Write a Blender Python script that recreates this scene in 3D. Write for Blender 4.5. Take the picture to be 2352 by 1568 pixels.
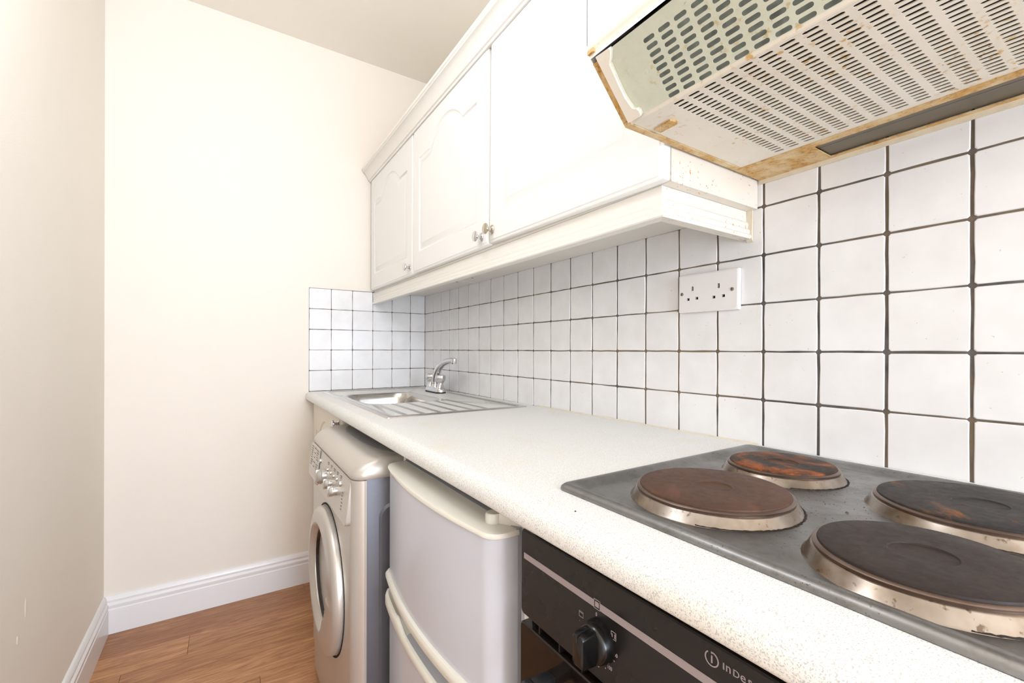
import bpy, bmesh, math, random
from mathutils import Vector, Matrix

for o in list(bpy.data.objects):
    bpy.data.objects.remove(o)
SC = bpy.context.scene
COL = SC.collection
R = math.radians
PI = math.pi

# ------------------------------------------------------------------ camera
cam = bpy.data.cameras.new('camera')
cam.sensor_width = 36.0
cam.lens = 1015.0 / 2352.0 * 36.0
cam.shift_y = 18.96 / 2352.0
cam.clip_start = 0.02
camo = bpy.data.objects.new('camera', cam)
COL.objects.link(camo)
camo.matrix_world = Matrix.Translation((-0.93805, -2.33553, 1.12482)) @ Matrix.Rotation(-0.576606, 4, 'Z') @ Matrix.Rotation(PI / 2, 4, 'X') @ Matrix.Rotation(0.00225, 4, 'Z')
SC.camera = camo

# ------------------------------------------------------------------ light, exposure
world = bpy.data.worlds.new('world')
SC.world = world
world.use_nodes = True
wb = world.node_tree.nodes['Background']
wb.inputs[0].default_value = (0.95, 0.97, 1.0, 1)
wb.inputs[1].default_value = 1.0


def area(name, loc, rot, sx, sy, power, color):
    l = bpy.data.lights.new(name, 'AREA')
    l.shape = 'RECTANGLE'
    l.size = sx
    l.size_y = sy
    l.energy = power
    l.color = color
    o = bpy.data.objects.new(name, l)
    COL.objects.link(o)
    o.location = loc
    o.rotation_euler = rot
    return o


# added unseen lamps: one overhead, one giving soft fill at the rear opening
top_fill = bpy.data.lights.new('overhead_fill', 'POINT')
top_fill.shadow_soft_size = 0.14
top_fill.energy = 12
top_fill.color = (0.80, 0.88, 1.0)
bo = bpy.data.objects.new('overhead_fill', top_fill)
COL.objects.link(bo)
bo.location = (-1.06, -1.50, 2.12)
area('rear_fill', (-0.62, -4.95, 1.30), (R(90), 0, R(2)), 0.9, 1.8, 98, (0.72, 0.835, 1.0))
vs = SC.view_settings
vs.view_transform = 'Standard'
vs.look = 'None'
vs.gamma = 1.0
vs.use_curve_mapping = False
vs.exposure = 0.14


# ------------------------------------------------------------------ materials
def lin(r, g, b):
    f = lambda c: (c / 255 / 12.92) if c / 255 <= 0.04045 else ((c / 255 + 0.055) / 1.055) ** 2.4
    return (f(r), f(g), f(b), 1)


class NT:
    def __init__(s, name):
        s.m = bpy.data.materials.new(name)
        s.m.use_nodes = True
        s.t = s.m.node_tree
        s.p = s.t.nodes['Principled BSDF']
        s.tc = s.t.nodes.new('ShaderNodeTexCoord')

    def n(s, kind, **kw):
        x = s.t.nodes.new(kind)
        for k, v in kw.items():
            setattr(x, k, v)
        return x

    def l(s, a, b):
        s.t.links.new(a, b)

    def coord(s, scale=(1, 1, 1), rand=False):
        mp = s.n('ShaderNodeMapping')
        mp.inputs['Scale'].default_value = scale
        src = s.tc.outputs['Object']
        if rand:
            oi = s.n('ShaderNodeObjectInfo')
            ml = s.n('ShaderNodeMath', operation='MULTIPLY')
            ml.inputs[1].default_value = 37.0
            s.l(oi.outputs['Random'], ml.inputs[0])
            va = s.n('ShaderNodeVectorMath', operation='ADD')
            s.l(src, va.inputs[0])
            s.l(ml.outputs[0], va.inputs[1])
            src = va.outputs[0]
        s.l(src, mp.inputs[0])
        return mp.outputs[0]

    def noise(s, vec, scale, detail=3, rough=0.55, dist=0.0):
        x = s.n('ShaderNodeTexNoise')
        x.inputs['Scale'].default_value = scale
        x.inputs['Detail'].default_value = detail
        x.inputs['Roughness'].default_value = rough
        x.inputs['Distortion'].default_value = dist
        s.l(vec, x.inputs['Vector'])
        return x.outputs['Fac']

    def ramp(s, fac, a, b, va=0.0, vb=1.0):
        x = s.n('ShaderNodeMapRange')
        x.inputs['From Min'].default_value = a
        x.inputs['From Max'].default_value = b
        x.inputs['To Min'].default_value = va
        x.inputs['To Max'].default_value = vb
        s.l(fac, x.inputs['Value'])
        return x.outputs[0]

    def mul(s, a, b, op='MULTIPLY'):
        x = s.n('ShaderNodeMath', operation=op)
        for i, v in enumerate((a, b)):
            if isinstance(v, (int, float)):
                x.inputs[i].default_value = v
            else:
                s.l(v, x.inputs[i])
        return x.outputs[0]

    def mix(s, fac, a, b):
        x = s.n('ShaderNodeMix', data_type='RGBA')
        if isinstance(fac, (int, float)):
            x.inputs[0].default_value = fac
        else:
            s.l(fac, x.inputs[0])
        for i, v in ((6, a), (7, b)):
            if isinstance(v, tuple):
                x.inputs[i].default_value = v
            else:
                s.l(v, x.inputs[i])
        return x.outputs[2]

    def set(s, col=None, rough=None, metal=None, spec=None, coat=None):
        for key, v in (('Base Color', col), ('Roughness', rough), ('Metallic', metal), ('Specular IOR Level', spec), ('Coat Weight', coat)):
            if v is None:
                continue
            if isinstance(v, (int, float, tuple)):
                s.p.inputs[key].default_value = v
            else:
                s.l(v, s.p.inputs[key])
        return s

    def bump(s, h, strength, dist=0.001):
        x = s.n('ShaderNodeBump')
        x.inputs['Strength'].default_value = strength
        x.inputs['Distance'].default_value = dist
        s.l(h, x.inputs['Height'])
        s.l(x.outputs[0], s.p.inputs['Normal'])
        return s


def plain(name, col, rough=0.5, metal=0.0, var=0.06, scale=30, spec=None, coat=None):
    t = NT(name)
    v = t.coord()
    n = t.noise(v, scale, 4)
    dark = tuple(c * (1 - 3 * var) for c in col[:3]) + (1,)
    t.set(t.mix(t.ramp(n, 0.3, 0.7), dark if var > 0.04 else tuple(c * (1 - var) for c in col[:3]) + (1,), col), rough, metal, spec, coat)
    return t.m


def spotted(name, col, spots, rough=0.4, thr=0.70, scale=90, bumpy=0.0):
    """paint with grease flecks of their own"""
    t = NT(name)
    v = t.coord()
    n1 = t.noise(v, scale, 2)
    n2 = t.noise(v, 9, 2)
    m = t.mul(t.ramp(n1, thr, thr + 0.03), t.ramp(n2, 0.42, 0.6))
    n3 = t.noise(v, 5, 3)
    base = t.mix(t.ramp(n3, 0.3, 0.75), col, tuple(c * 0.93 for c in col[:3]) + (1,))
    t.set(t.mix(m, base, spots), rough)
    return t.m


M = {}


def build_materials():
    # painted plaster
    for key, c in (('wall', lin(242, 232, 219)), ('wall_side', lin(249, 241, 229)), ('ceiling', lin(249, 241, 228))):
        t = NT(key + '_paint')
        v = t.coord()
        n = t.noise(v, 2.2, 4)
        t.set(t.mix(t.ramp(n, 0.3, 0.7), c, tuple(x * 0.97 for x in c[:3]) + (1,)), 0.62, spec=0.3)
        t.bump(t.noise(v, 260, 3), 0.12, 0.002)
        M[key] = t.m
    # glazed handmade tile
    t = NT('tile_glaze')
    v = t.coord(rand=True)
    n = t.noise(v, 14, 3)
    fl = t.ramp(t.noise(v, 160, 2), 0.73, 0.76)
    col = t.mix(t.ramp(n, 0.3, 0.7), lin(241, 239, 238), lin(233, 230, 229))
    col = t.mix(t.mul(fl, 0.5), col, lin(196, 160, 96))
    t.set(col, t.ramp(t.noise(v, 30, 3), 0.3, 0.7, 0.10, 0.2), spec=0.5)
    t.bump(t.noise(v, 22, 2), 0.25, 0.002)
    M['tile'] = t.m
    t = NT('dirty_grout')
    v = t.coord()
    n = t.noise(v, 25, 4)
    n2 = t.noise(v, 4, 3)
    c = t.mix(t.ramp(n, 0.35, 0.65), lin(70, 67, 66), lin(104, 98, 94))
    t.set(t.mix(t.ramp(n2, 0.42, 0.62), c, lin(124, 106, 84)), 0.9)
    t.bump(t.noise(v, 500, 2), 0.4, 0.001)
    M['grout'] = t.m
    # white gloss wood paint
    M['gloss'] = plain('white_skirting_gloss', lin(240, 236, 234), 0.28, 0, 0.01)
    # cabinets
    M['cab'] = plain('white_cabinet_foil', lin(240, 238, 234), 0.30, 0, 0.01)
    M['cab_cream'] = plain('cream_moulding_foil', lin(240, 235, 226), 0.32, 0, 0.015)
    M['cab_end'] = spotted('grease_flecked_end', lin(238, 228, 214), lin(196, 128, 40), 0.4, 0.645, 130)
    M['cab_in'] = plain('white_board', lin(236, 230, 220), 0.5, 0, 0.02)
    M['shadowboard'] = plain('shaded_lid_tone', lin(128, 112, 98), 0.6, 0, 0.04)  # shade under the worktop, put into the fridge lid colour
    M['lowcab'] = plain('cream_base_door_foil', lin(240, 230, 213), 0.35, 0, 0.01)
    # floor planks
    t = NT('laminate_plank')
    v = t.coord((2.0, 17, 17), rand=True)
    v2 = t.coord((2.5, 70, 70), rand=True)
    oi = t.n('ShaderNodeObjectInfo')
    g1 = t.noise(v, 2.0, 6, 0.62, 2.2)
    g2 = t.noise(v2, 2.0, 4, 0.6)
    c = t.mix(t.ramp(g1, 0.28, 0.72), lin(158, 102, 64), lin(226, 170, 120))
    c = t.mix(t.mul(t.ramp(g2, 0.4, 0.75), 0.45), c, lin(108, 66, 40))
    c = t.mix(t.mul(oi.outputs['Random'], 0.55), c, lin(132, 82, 50))
    kn = t.ramp(t.noise(t.coord((7, 26, 26), rand=True), 1.1, 2), 0.74, 0.80)
    c = t.mix(t.mul(kn, 0.5), c, lin(70, 42, 26))
    t.set(c, t.ramp(g2, 0.2, 0.8, 0.30, 0.42), spec=0.4)
    t.bump(g2, 0.06, 0.0006)
    M['plank'] = t.m
    # worktop laminate
    t = NT('speckled_laminate')
    v = t.coord()
    s1 = t.ramp(t.noise(v, 760, 2, 0.5), 0.555, 0.62)
    s2 = t.ramp(t.noise(v, 420, 2, 0.5), 0.57, 0.64)
    st = t.ramp(t.noise(v, 7, 4), 0.56, 0.74)
    c = t.mix(t.mul(t.ramp(t.noise(v, 150, 3), 0.3, 0.7), 0.6), lin(242, 241, 237), lin(233, 230, 223))
    c = t.mix(t.mul(st, 0.30), c, lin(232, 214, 178))
    c = t.mix(t.mul(s1, 0.42), c, lin(104, 102, 100))
    c = t.mix(t.mul(s2, 0.26), c, lin(138, 134, 128))
    t.set(c, 0.38, spec=0.4)
    t.bump(t.noise(v, 420, 2), 0.05, 0.0005)
    M['laminate'] = t.m
    # steels
    t = NT('sink_steel')
    v = t.coord((4, 120, 120))
    n = t.noise(v, 3, 3)
    t.set(t.mix(n, lin(186, 182, 176), lin(208, 205, 200)), t.ramp(n, 0.3, 0.7, 0.16, 0.30), 1.0)
    M['sink'] = t.m
    t = NT('stained_hob_steel')
    v = t.coord()
    n = t.noise(v, 12, 5, 0.6)
    n2 = t.noise(v, 70, 4, 0.65)
    fl = t.mul(t.ramp(t.noise(v, 330, 2), 0.62, 0.68), t.ramp(t.noise(v, 14, 3), 0.5, 0.62))
    c = t.mix(t.ramp(n, 0.3, 0.7), lin(150, 150, 150), lin(124, 123, 121))
    c = t.mix(t.mul(t.ramp(n2, 0.5, 0.8), 0.6), c, lin(104, 98, 90))
    c = t.mix(fl, c, lin(52, 42, 34))
    t.set(c, t.ramp(n, 0.3, 0.7, 0.30, 0.46), t.ramp(fl, 0, 1, 0.92, 0.0))
    t.bump(n2, 0.08, 0.0008)
    M['hob'] = t.m
    t = NT('heat_tinted_ring')
    v = t.coord()
    n = t.noise(v, 16, 4, 0.6)
    n2 = t.noise(v, 120, 3)
    c = t.mix(t.ramp(n, 0.32, 0.68), lin(164, 156, 148), lin(104, 84, 62))
    c = t.mix(t.mul(t.ramp(n2, 0.62, 0.70), 0.7), c, lin(70, 50, 32))
    t.set(c, 0.26, 0.95)
    M['ring'] = t.m
    M['plate_rim'] = plain('dark_plate_rim', lin(128, 110, 100), 0.34, 0.9, 0.08, 40)
    M['burnt'] = plain('burnt_residue', lin(46, 38, 33), 0.9, 0, 0.05, 200)

    def plate(key, a, b, rust, amount, hard=0.1):
        t = NT(key)
        v = t.coord()
        n = t.noise(v, 15, 5, 0.65, 0.6)
        n2 = t.noise(v, 9, 4, 0.6, 1.2)
        n3 = t.noise(v, 90, 4, 0.7)
        a = tuple(q * 0.42 for q in a[:3]) + (1,)
        b = tuple(q * 0.42 for q in b[:3]) + (1,)
        rust = tuple(q * 0.8 for q in rust[:3]) + (1,)
        c = t.mix(t.ramp(n, 0.35, 0.65), a, b)
        rm = t.mul(t.ramp(n2, amount, amount + hard), t.ramp(n3, 0.3, 0.6))
        c = t.mix(rm, c, rust)
        c = t.mix(t.mul(t.ramp(n3, 0.6, 0.75), 0.4), c, tuple(x * 0.4 for x in a[:3]) + (1,))
        t.set(c, t.ramp(n3, 0.3, 0.7, 0.5, 0.66), 0.0, spec=0.28)
        t.bump(n3, 0.15, 0.0008)
        M[key] = t.m
    plate('iron_brown', lin(112, 80, 64), lin(130, 92, 72), lin(140, 88, 58), 0.56, 0.2)
    plate('iron_orange', lin(62, 54, 50), lin(84, 62, 48), lin(172, 92, 38), 0.46, 0.1)
    plate('iron_black', lin(62, 58, 57), lin(84, 74, 68), lin(156, 94, 44), 0.57, 0.09)
    plate('iron_dark', lin(66, 55, 52), lin(80, 66, 60), lin(150, 98, 52), 0.66, 0.06)
    t = NT('chrome')
    v = t.coord()
    t.set(lin(214, 214, 216), t.ramp(t.noise(v, 60, 3), 0.3, 0.7, 0.06, 0.16), 1.0)
    M['chrome'] = t.m
    M['brassy'] = plain('tarnished_chrome', lin(206, 200, 186), 0.15, 1.0, 0.05, 50)
    # hood
    t = NT('hood_enamel')
    v = t.coord()
    n = t.noise(v, 7, 4)
    m = t.mul(t.ramp(t.noise(v, 95, 3), 0.58, 0.68), t.ramp(t.noise(v, 8, 3), 0.45, 0.58))
    c = t.mix(t.ramp(n, 0.3, 0.7), lin(238, 230, 217), lin(228, 218, 200))
    c = t.mix(t.mul(m, 0.85), c, lin(206, 158, 70))
    m2 = t.mul(t.ramp(t.noise(v, 120, 3), 0.68, 0.72), t.ramp(t.noise(v, 5, 2), 0.56, 0.62))
    c = t.mix(m2, c, lin(138, 74, 22))
    t.set(c, 0.38)
    M['hood'] = t.m
    t = NT('hood_front_enamel')
    v = t.coord()
    m = t.ramp(t.noise(v, 60, 3), 0.68, 0.74)
    t.set(t.mix(t.mul(m, 0.7), lin(242, 238, 232), lin(206, 160, 90)), 0.25)
    M['hood_front'] = t.m
    t = NT('rusty_edge_strip')
    v = t.coord()
    n = t.noise(v, 26, 5, 0.65)
    n2 = t.noise(v, 120, 4, 0.6)
    c = t.mix(t.ramp(n, 0.32, 0.62), lin(226, 206, 166), lin(206, 158, 78))
    c = t.mix(t.mul(t.ramp(n2, 0.48, 0.72), t.ramp(n, 0.42, 0.6)), c, lin(144, 88, 30))
    c = t.mix(t.ramp(t.noise(v, 260, 2), 0.68, 0.72), c, lin(86, 48, 18))
    t.set(c, 0.5)
    M['rust'] = t.m
    M['hoodrecess'] = plain('hood_recess_shade', lin(104, 94, 78), 0.35, 0, 0.05, 14)  # tone stands in for the darkness of the hood's rear recess
    M['hoodinside'] = plain('dark_hood_inside', lin(40, 31, 17), 0.7, 0, 0.08, 12)  # one dark brown tone for everything behind the slots
    t = NT('tinted_visor')
    t.set(lin(226, 236, 224), 0.08)
    t.p.inputs['Transmission Weight'].default_value = 0.0
    tr = t.n('ShaderNodeBsdfTransparent')
    tr.inputs[0].default_value = lin(249, 251, 249)
    mx = t.n('ShaderNodeMixShader')
    v = t.coord()
    fac = t.mul(t.ramp(t.noise(v, 90, 3), 0.3, 0.75, 0.05, 0.14), 1.0)
    t.l(fac, mx.inputs[0])
    t.l(tr.outputs[0], mx.inputs[1])
    t.l(t.p.outputs[0], mx.inputs[2])
    out = t.t.nodes['Material Output']
    t.l(mx.outputs[0], out.inputs['Surface'])
    M['visor'] = t.m
    # appliances
    t = NT('silver_paint')
    v = t.coord()
    t.set(t.mix(t.noise(v, 900, 2), lin(200, 193, 184), lin(212, 206, 198)), 0.33, 0.55)
    M['silver'] = t.m
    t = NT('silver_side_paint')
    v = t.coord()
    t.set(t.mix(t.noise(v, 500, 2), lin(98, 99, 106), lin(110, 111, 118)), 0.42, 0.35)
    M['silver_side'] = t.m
    M['lid_grey'] = plain('grey_lid_paint', lin(150, 147, 145), 0.4, 0.2, 0.02, 60)
    M['silver_trim'] = plain('silver_plastic', lin(196, 194, 190), 0.25, 0.8, 0.02, 60)
    t = NT('porthole_glass')
    t.set(lin(48, 42, 40), 0.08, 0.2, 0.6)
    M['porthole'] = t.m
    M['print'] = plain('grey_print', lin(112, 104, 98), 0.6, 0, 0.01)
    M['dark'] = plain('dark_gap', lin(20, 18, 17), 0.8, 0, 0.02)
    M['fridge'] = plain('white_fridge_enamel', lin(208, 209, 216), 0.22, 0, 0.01, 4)
    M['fridge_trim'] = plain('ivory_plastic', lin(236, 231, 218), 0.34, 0, 0.02, 30)
    M['fridge_stain'] = spotted('stained_recess_plastic', lin(218, 212, 192), lin(190, 150, 84), 0.4, 0.60, 60)
    M['gasket'] = plain('grey_gasket', lin(170, 172, 178), 0.5, 0, 0.03)
    t = NT('black_glass')
    v = t.coord()
    t.set(t.mix(t.noise(v, 20, 3), lin(26, 20, 17), lin(31, 25, 21)), t.ramp(t.noise(v, 240, 3), 0.3, 0.7, 0.08, 0.16), 0.0, 0.4)
    M['blackglass'] = t.m
    t = NT('black_enamel')
    v = t.coord()
    t.set(lin(26, 23, 21), t.ramp(t.noise(v, 12, 4), 0.3, 0.7, 0.24, 0.30), 0.0, 0.5)
    M['black'] = t.m
    t = NT('grained_black_plastic')
    v = t.coord()
    t.set(lin(30, 30, 32), 0.38)
    t.bump(t.noise(v, 900, 2), 0.35, 0.0008)
    M['grain'] = t.m
    M['knobblack'] = plain('glossy_black_plastic', lin(13, 13, 14), 0.22, 0, 0.02, 40)
    M['mauve'] = plain('mauve_grey_print', lin(164, 150, 150), 0.5, 0, 0.01)
    M['socket'] = plain('white_socket_plastic', lin(238, 233, 231), 0.35, 0, 0.01)
    M['screw'] = plain('dull_screw_metal', lin(150, 144, 134), 0.35, 0.9, 0.05, 300)
    M['crumb'] = plain('crumb_brown', lin(96, 60, 36), 0.8, 0, 0.08, 300)
    M['caulk'] = plain('yellowed_sealant', lin(234, 222, 198), 0.5, 0, 0.05, 40)
    M['lampwhite'] = plain('white_lamp_plastic', lin(235, 235, 235), 0.4, 0, 0.01)


build_materials()


# ------------------------------------------------------------------ mesh helpers
class MB:
    def __init__(s):
        s.v = []
        s.f = []

    def add(s, vs_, fs):
        b = len(s.v)
        s.v += [tuple(p) for p in vs_]
        s.f += [tuple(b + i for i in f) for f in fs]

    def box(s, x0, x1, y0, y1, z0, z1, r=0.0, seg=2):
        bm = bmesh.new()
        bmesh.ops.create_cube(bm, size=1)
        for v in bm.verts:
            v.co = Vector(((x0 + x1) / 2 + v.co.x * (x1 - x0), (y0 + y1) / 2 + v.co.y * (y1 - y0), (z0 + z1) / 2 + v.co.z * (z1 - z0)))
        if r > 0:
            bmesh.ops.bevel(bm, geom=bm.edges[:], offset=r, segments=seg, profile=0.5, affect='EDGES')
        s.bm(bm)

    def bm(s, bm):
        bm.verts.index_update()
        s.add([v.co.copy() for v in bm.verts], [[v.index for v in f.verts] for f in bm.faces])
        bm.free()

    def loops(s, loops, close=True, cap0=True, cap1=True):
        """quads between successive equal-length closed loops of points"""
        n = len(loops[0])
        b = len(s.v)
        for lp in loops:
            s.v += [tuple(p) for p in lp]
        m = n if close else n - 1
        for i in range(len(loops) - 1):
            for j in range(m):
                k = (j + 1) % n
                s.f.append((b + i * n + j, b + i * n + k, b + (i + 1) * n + k, b + (i + 1) * n + j))
        if cap0:
            s.f.append(tuple(b + j for j in reversed(range(n))))
        if cap1:
            s.f.append(tuple(b + (len(loops) - 1) * n + j for j in range(n)))

    def lathe(s, prof, centre, axis='Z', n=32, cap0=True, cap1=True):
        """prof: (radius, height along axis)"""
        lps = []
        for r, h in prof:
            lp = []
            for i in range(n):
                a = 2 * PI * i / n
                c, d = r * math.cos(a), r * math.sin(a)
                if axis == 'Z':
                    p = (centre[0] + c, centre[1] + d, centre[2] + h)
                elif axis == 'X':
                    p = (centre[0] + h, centre[1] + c, centre[2] + d)
                else:
                    p = (centre[0] + c, centre[1] + h, centre[2] + d)
                lp.append(p)
            lps.append(lp)
        s.loops(lps, True, cap0, cap1)

    def tube(s, path, radii, n=12, cap=True):
        lps = []
        P = [Vector(p) for p in path]
        up = Vector((0, 0, 1))
        prev = None
        for i, p in enumerate(P):
            t = (P[min(i + 1, len(P) - 1)] - P[max(i - 1, 0)]).normalized()
            if prev is None:
                a = Vector((1, 0, 0)) if abs(t.x) < 0.9 else Vector((0, 1, 0))
                u = (a - t * a.dot(t)).normalized()
            else:
                u = (prev - t * prev.dot(t)).normalized()
            prev = u
            w = t.cross(u)
            r = radii[i] if isinstance(radii, (list, tuple)) else radii
            lps.append([p + (u * math.cos(2 * PI * k / n) + w * math.sin(2 * PI * k / n)) * r for k in range(n)])
        s.loops(lps, True, cap, cap)

    def prism(s, poly, axis, a, b):
        """poly in the two remaining axes, extruded along axis from a to b"""
        def mk(h):
            if axis == 'X':
                return [(h, p[0], p[1]) for p in poly]
            if axis == 'Y':
                return [(p[0], h, p[1]) for p in poly]
            return [(p[0], p[1], h) for p in poly]
        s.loops([mk(a), mk(b)])


def rrect(u0, u1, v0, v1, r, n=4):
    pts = []
    for cu, cv, a0 in ((u1 - r, v1 - r, 0), (u0 + r, v1 - r, 90), (u0 + r, v0 + r, 180), (u1 - r, v0 + r, 270)):
        for i in range(n + 1):
            a = R(a0 + 90 * i / n)
            pts.append((cu + r * math.cos(a), cv + r * math.sin(a)))
    return pts


def mesh_from(mb, name, mat, smooth=35):
    me = bpy.data.meshes.new(name)
    me.from_pydata(mb.v, [], mb.f)
    bm = bmesh.new()
    bm.from_mesh(me)
    bmesh.ops.recalc_face_normals(bm, faces=bm.faces[:])
    bm.to_mesh(me)
    bm.free()
    if smooth:
        me.polygons.foreach_set('use_smooth', [True] * len(me.polygons))
        me.set_sharp_from_angle(angle=R(smooth))
    me.materials.append(mat)
    return me


def worldloc(o):
    v = Vector((0, 0, 0))
    while o:
        v += o.location
        o = o.parent
    return v


def part(name, mb, mat, parent=None, smooth=35, origin=None, label=None):
    """one mesh object; mb is in the parent's frame translated to the world (before any tilt)"""
    base = worldloc(parent) if parent else Vector((0, 0, 0))
    org = Vector(origin) if origin else base
    mb.v = [(p[0] - org.x, p[1] - org.y, p[2] - org.z) for p in mb.v]
    o = bpy.data.objects.new(name, mesh_from(mb, name, mat, smooth))
    COL.objects.link(o)
    if parent:
        o.parent = parent
    o.location = org - base
    if label:
        o['label'] = label
    return o


def thing(name, label, cat, loc, group=None, tilt=0.0):
    o = bpy.data.objects.new(name, None)
    o.empty_display_size = 0.05
    COL.objects.link(o)
    o.location = loc
    o.rotation_euler = (tilt, 0, 0)
    o['label'] = label
    o['category'] = cat
    if group:
        o['group'] = group
    return o


def tag(o, label, cat, group=None):
    o['label'] = label
    o['category'] = cat
    if group:
        o['group'] = group
    return o


def struct(o):
    o['kind'] = 'structure'
    return o


def one(**kw):
    m = MB()
    m.box(**kw)
    return m


def bx(*a, r=0.0, seg=2):
    m = MB()
    m.box(*a, r=r, seg=seg)
    return m


# ------------------------------------------------------------------ the room
XL = -1.336          # left wall
YR = -5.00           # rear wall
ZC = 2.614           # ceiling
P = 0.102            # tile pitch along the walls
PV = 0.10056         # tile pitch upwards
ZT = 1.1220          # second course line

struct(part('wall_left', bx(XL - 0.1, XL, YR, 0.1, 0, ZC), M['wall_side']))
struct(part('wall_back', bx(XL, 0.11, 0.004, 0.104, 0, ZC), M['wall']))
wall_back = bpy.data.objects['wall_back']
wall_right = struct(part('wall_right', bx(0.010, 0.11, YR, 0.004, 0, ZC), M['wall']))
struct(part('ceiling', bx(XL - 0.1, 0.11, YR, 0.104, ZC, ZC + 0.1), M['ceiling']))
# old plaster scars on the left wall
for sy_, sz, w_, h_ in ((-0.818, 0.505, 0.006, 0.030), (-0.868, 0.455, 0.004, 0.012)):
    m = MB()
    m.loops([[(XL - 0.0005, sy_ + w_ * math.cos(t), sz + h_ * math.sin(t)) for t in [2 * PI * i / 10 for i in range(10)]],
             [(XL + 0.0012, sy_ + 0.4 * w_ * math.cos(t) + 0.001, sz + 0.7 * h_ * math.sin(t)) for t in [2 * PI * i / 10 for i in range(10)]]])
    part('plaster_scar', m, M['wall_side'], bpy.data.objects['wall_left'], 60)
# unseen rear wall; its opening is added to let fill light in
m = MB()
m.box(XL - 0.1, -1.10, YR - 0.1, YR, 0, ZC)
m.box(-0.14, 0.11, YR - 0.1, YR, 0, ZC)
m.box(-1.10, -0.14, YR - 0.1, YR, 2.25, ZC)
struct(part('wall_rear', m, M['wall']))
floor = struct(part('floor', bx(XL - 0.1, 0.11, YR - 0.1, 0.104, -0.1, -0.004), M['dark']))

# laminate planks, laid across the room
random.seed(4)
rows = []
y = 0.004
e = -0.056
while y > YR:
    rows.append((e, y))
    y = e
    e -= 0.1325
plank_mesh = {}
for i, (ya, yb) in enumerate(rows):
    ya = max(ya, YR)
    cuts = [XL]
    x = {0: -0.62, 1: -0.30, 2: -1.0512, 3: -1.236}.get(i, XL + random.uniform(0.1, 1.1))
    while x < 0.008:
        if x - cuts[-1] > 0.05:
            cuts.append(x)
        x += 1.2
    cuts.append(0.009)
    for a, b in zip(cuts[:-1], cuts[1:]):
        w, d = b - a - 0.0008, yb - ya - 0.0008
        key = (round(w, 4), round(d, 4))
        if key not in plank_mesh:
            pm = MB()
            pm.loops([[(sx * (w / 2 - q), sy * (d / 2 - q), z) for sx, sy in ((-1, -1), (1, -1), (1, 1), (-1, 1))] for q, z in ((0, -0.004), (0, -0.0006), (0.0006, 0))])
            plank_mesh[key] = mesh_from(pm, 'plank', M['plank'], 0)
        o = bpy.data.objects.new('plank', plank_mesh[key])
        o.location = ((a + b) / 2, (ya + yb) / 2, 0)
        o.parent = floor
        COL.objects.link(o)

# skirting boards: moulded profile (distance from wall, height)
SK = [(0, 0), (0.017, 0), (0.017, 0.094), (0.0145, 0.098), (0.0145, 0.101), (0.0165, 0.106), (0.0165, 0.113), (0.013, 0.119), (0.0105, 0.121), (0.0105, 0.125), (0.012, 0.130), (0.0095, 0.140), (0.006, 0.145), (0, 0.147)]
m = MB()
m.loops([[(XL + d, 0.004 - d, z) for d, z in SK], [(-0.02, 0.004 - d, z) for d, z in SK]])
struct(part('baseboard_back', m, M['gloss'], smooth=25))
m = MB()
m.loops([[(XL + d, 0.004 - d, z) for d, z in SK], [(XL + d, YR, z) for d, z in SK]])
struct(part('baseboard_left', m, M['gloss'], smooth=25))

# ------------------------------------------------------------------ tiles
tile_cache = {}


def tile_mesh(w, h, seed):
    key = (round(w, 4), round(h, 4), seed)
    if key in tile_cache:
        return tile_cache[key]
    rnd = random.Random(seed * 7 + 1)
    # outline in (u, v) with uneven hand-cut edges
    pts = []
    n = 4
    for (ax, ay, bx_, by) in ((-1, -1, 1, -1), (1, -1, 1, 1), (1, 1, -1, 1), (-1, 1, -1, -1)):
        for i in range(n):
            f = (0.03, 0.33, 0.67, 0.97)[i]
            u = (ax + (bx_ - ax) * f) * w / 2
            v = (ay + (by - ay) * f) * h / 2
            j = rnd.uniform(-0.0005, 0.0005)
            if ax == bx_:
                u += j
            else:
                v += j
            pts.append((u, v))
    def ring(ins, d):
        out = []
        for u, v in pts:
            ku, kv = 1 - ins / (w / 2), 1 - ins / (h / 2)
            out.append((d, u * ku, v * kv))
        return out
    mb = MB()
    mb.loops([ring(0, 0.006), ring(0, 0.0016), ring(0.0006, 0.0005), ring(0.0015, 0.0)], True, False, True)
    tile_cache[key] = mesh_from(mb, 'tile', M['tile'], 12)
    return tile_cache[key]


def put_tile(wall, plane, u0, u1, v0, v1, gu, gv, seed):
    """plane 'R': x = 0 face, u = y ; plane 'B': y face, u = x"""
    rnd = random.Random(seed)
    w, h = (u1 - u0) - gu, (v1 - v0) - gv
    o = bpy.data.objects.new('tile', tile_mesh(w, h, rnd.randint(0, 7)))
    uc, vc = (u0 + u1) / 2, (v0 + v1) / 2
    du, dv = rnd.uniform(-0.0004, 0.0004), rnd.uniform(-0.0004, 0.0004)
    tw = (rnd.uniform(-0.006, 0.006), rnd.uniform(-0.006, 0.006))
    if plane == 'R':
        o.location = (0.0 + rnd.uniform(-0.0003, 0.0003), uc + du, vc + dv)
        o.rotation_euler = (rnd.uniform(-0.003, 0.003), tw[0], tw[1])
    else:
        o.location = (uc + du, -0.002 + rnd.uniform(-0.0002, 0.0002), vc + dv)
        o.rotation_euler = (0, tw[1] * 0.5, R(90) + tw[0] * 0.5)
    o.parent = wall
    COL.objects.link(o)


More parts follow.
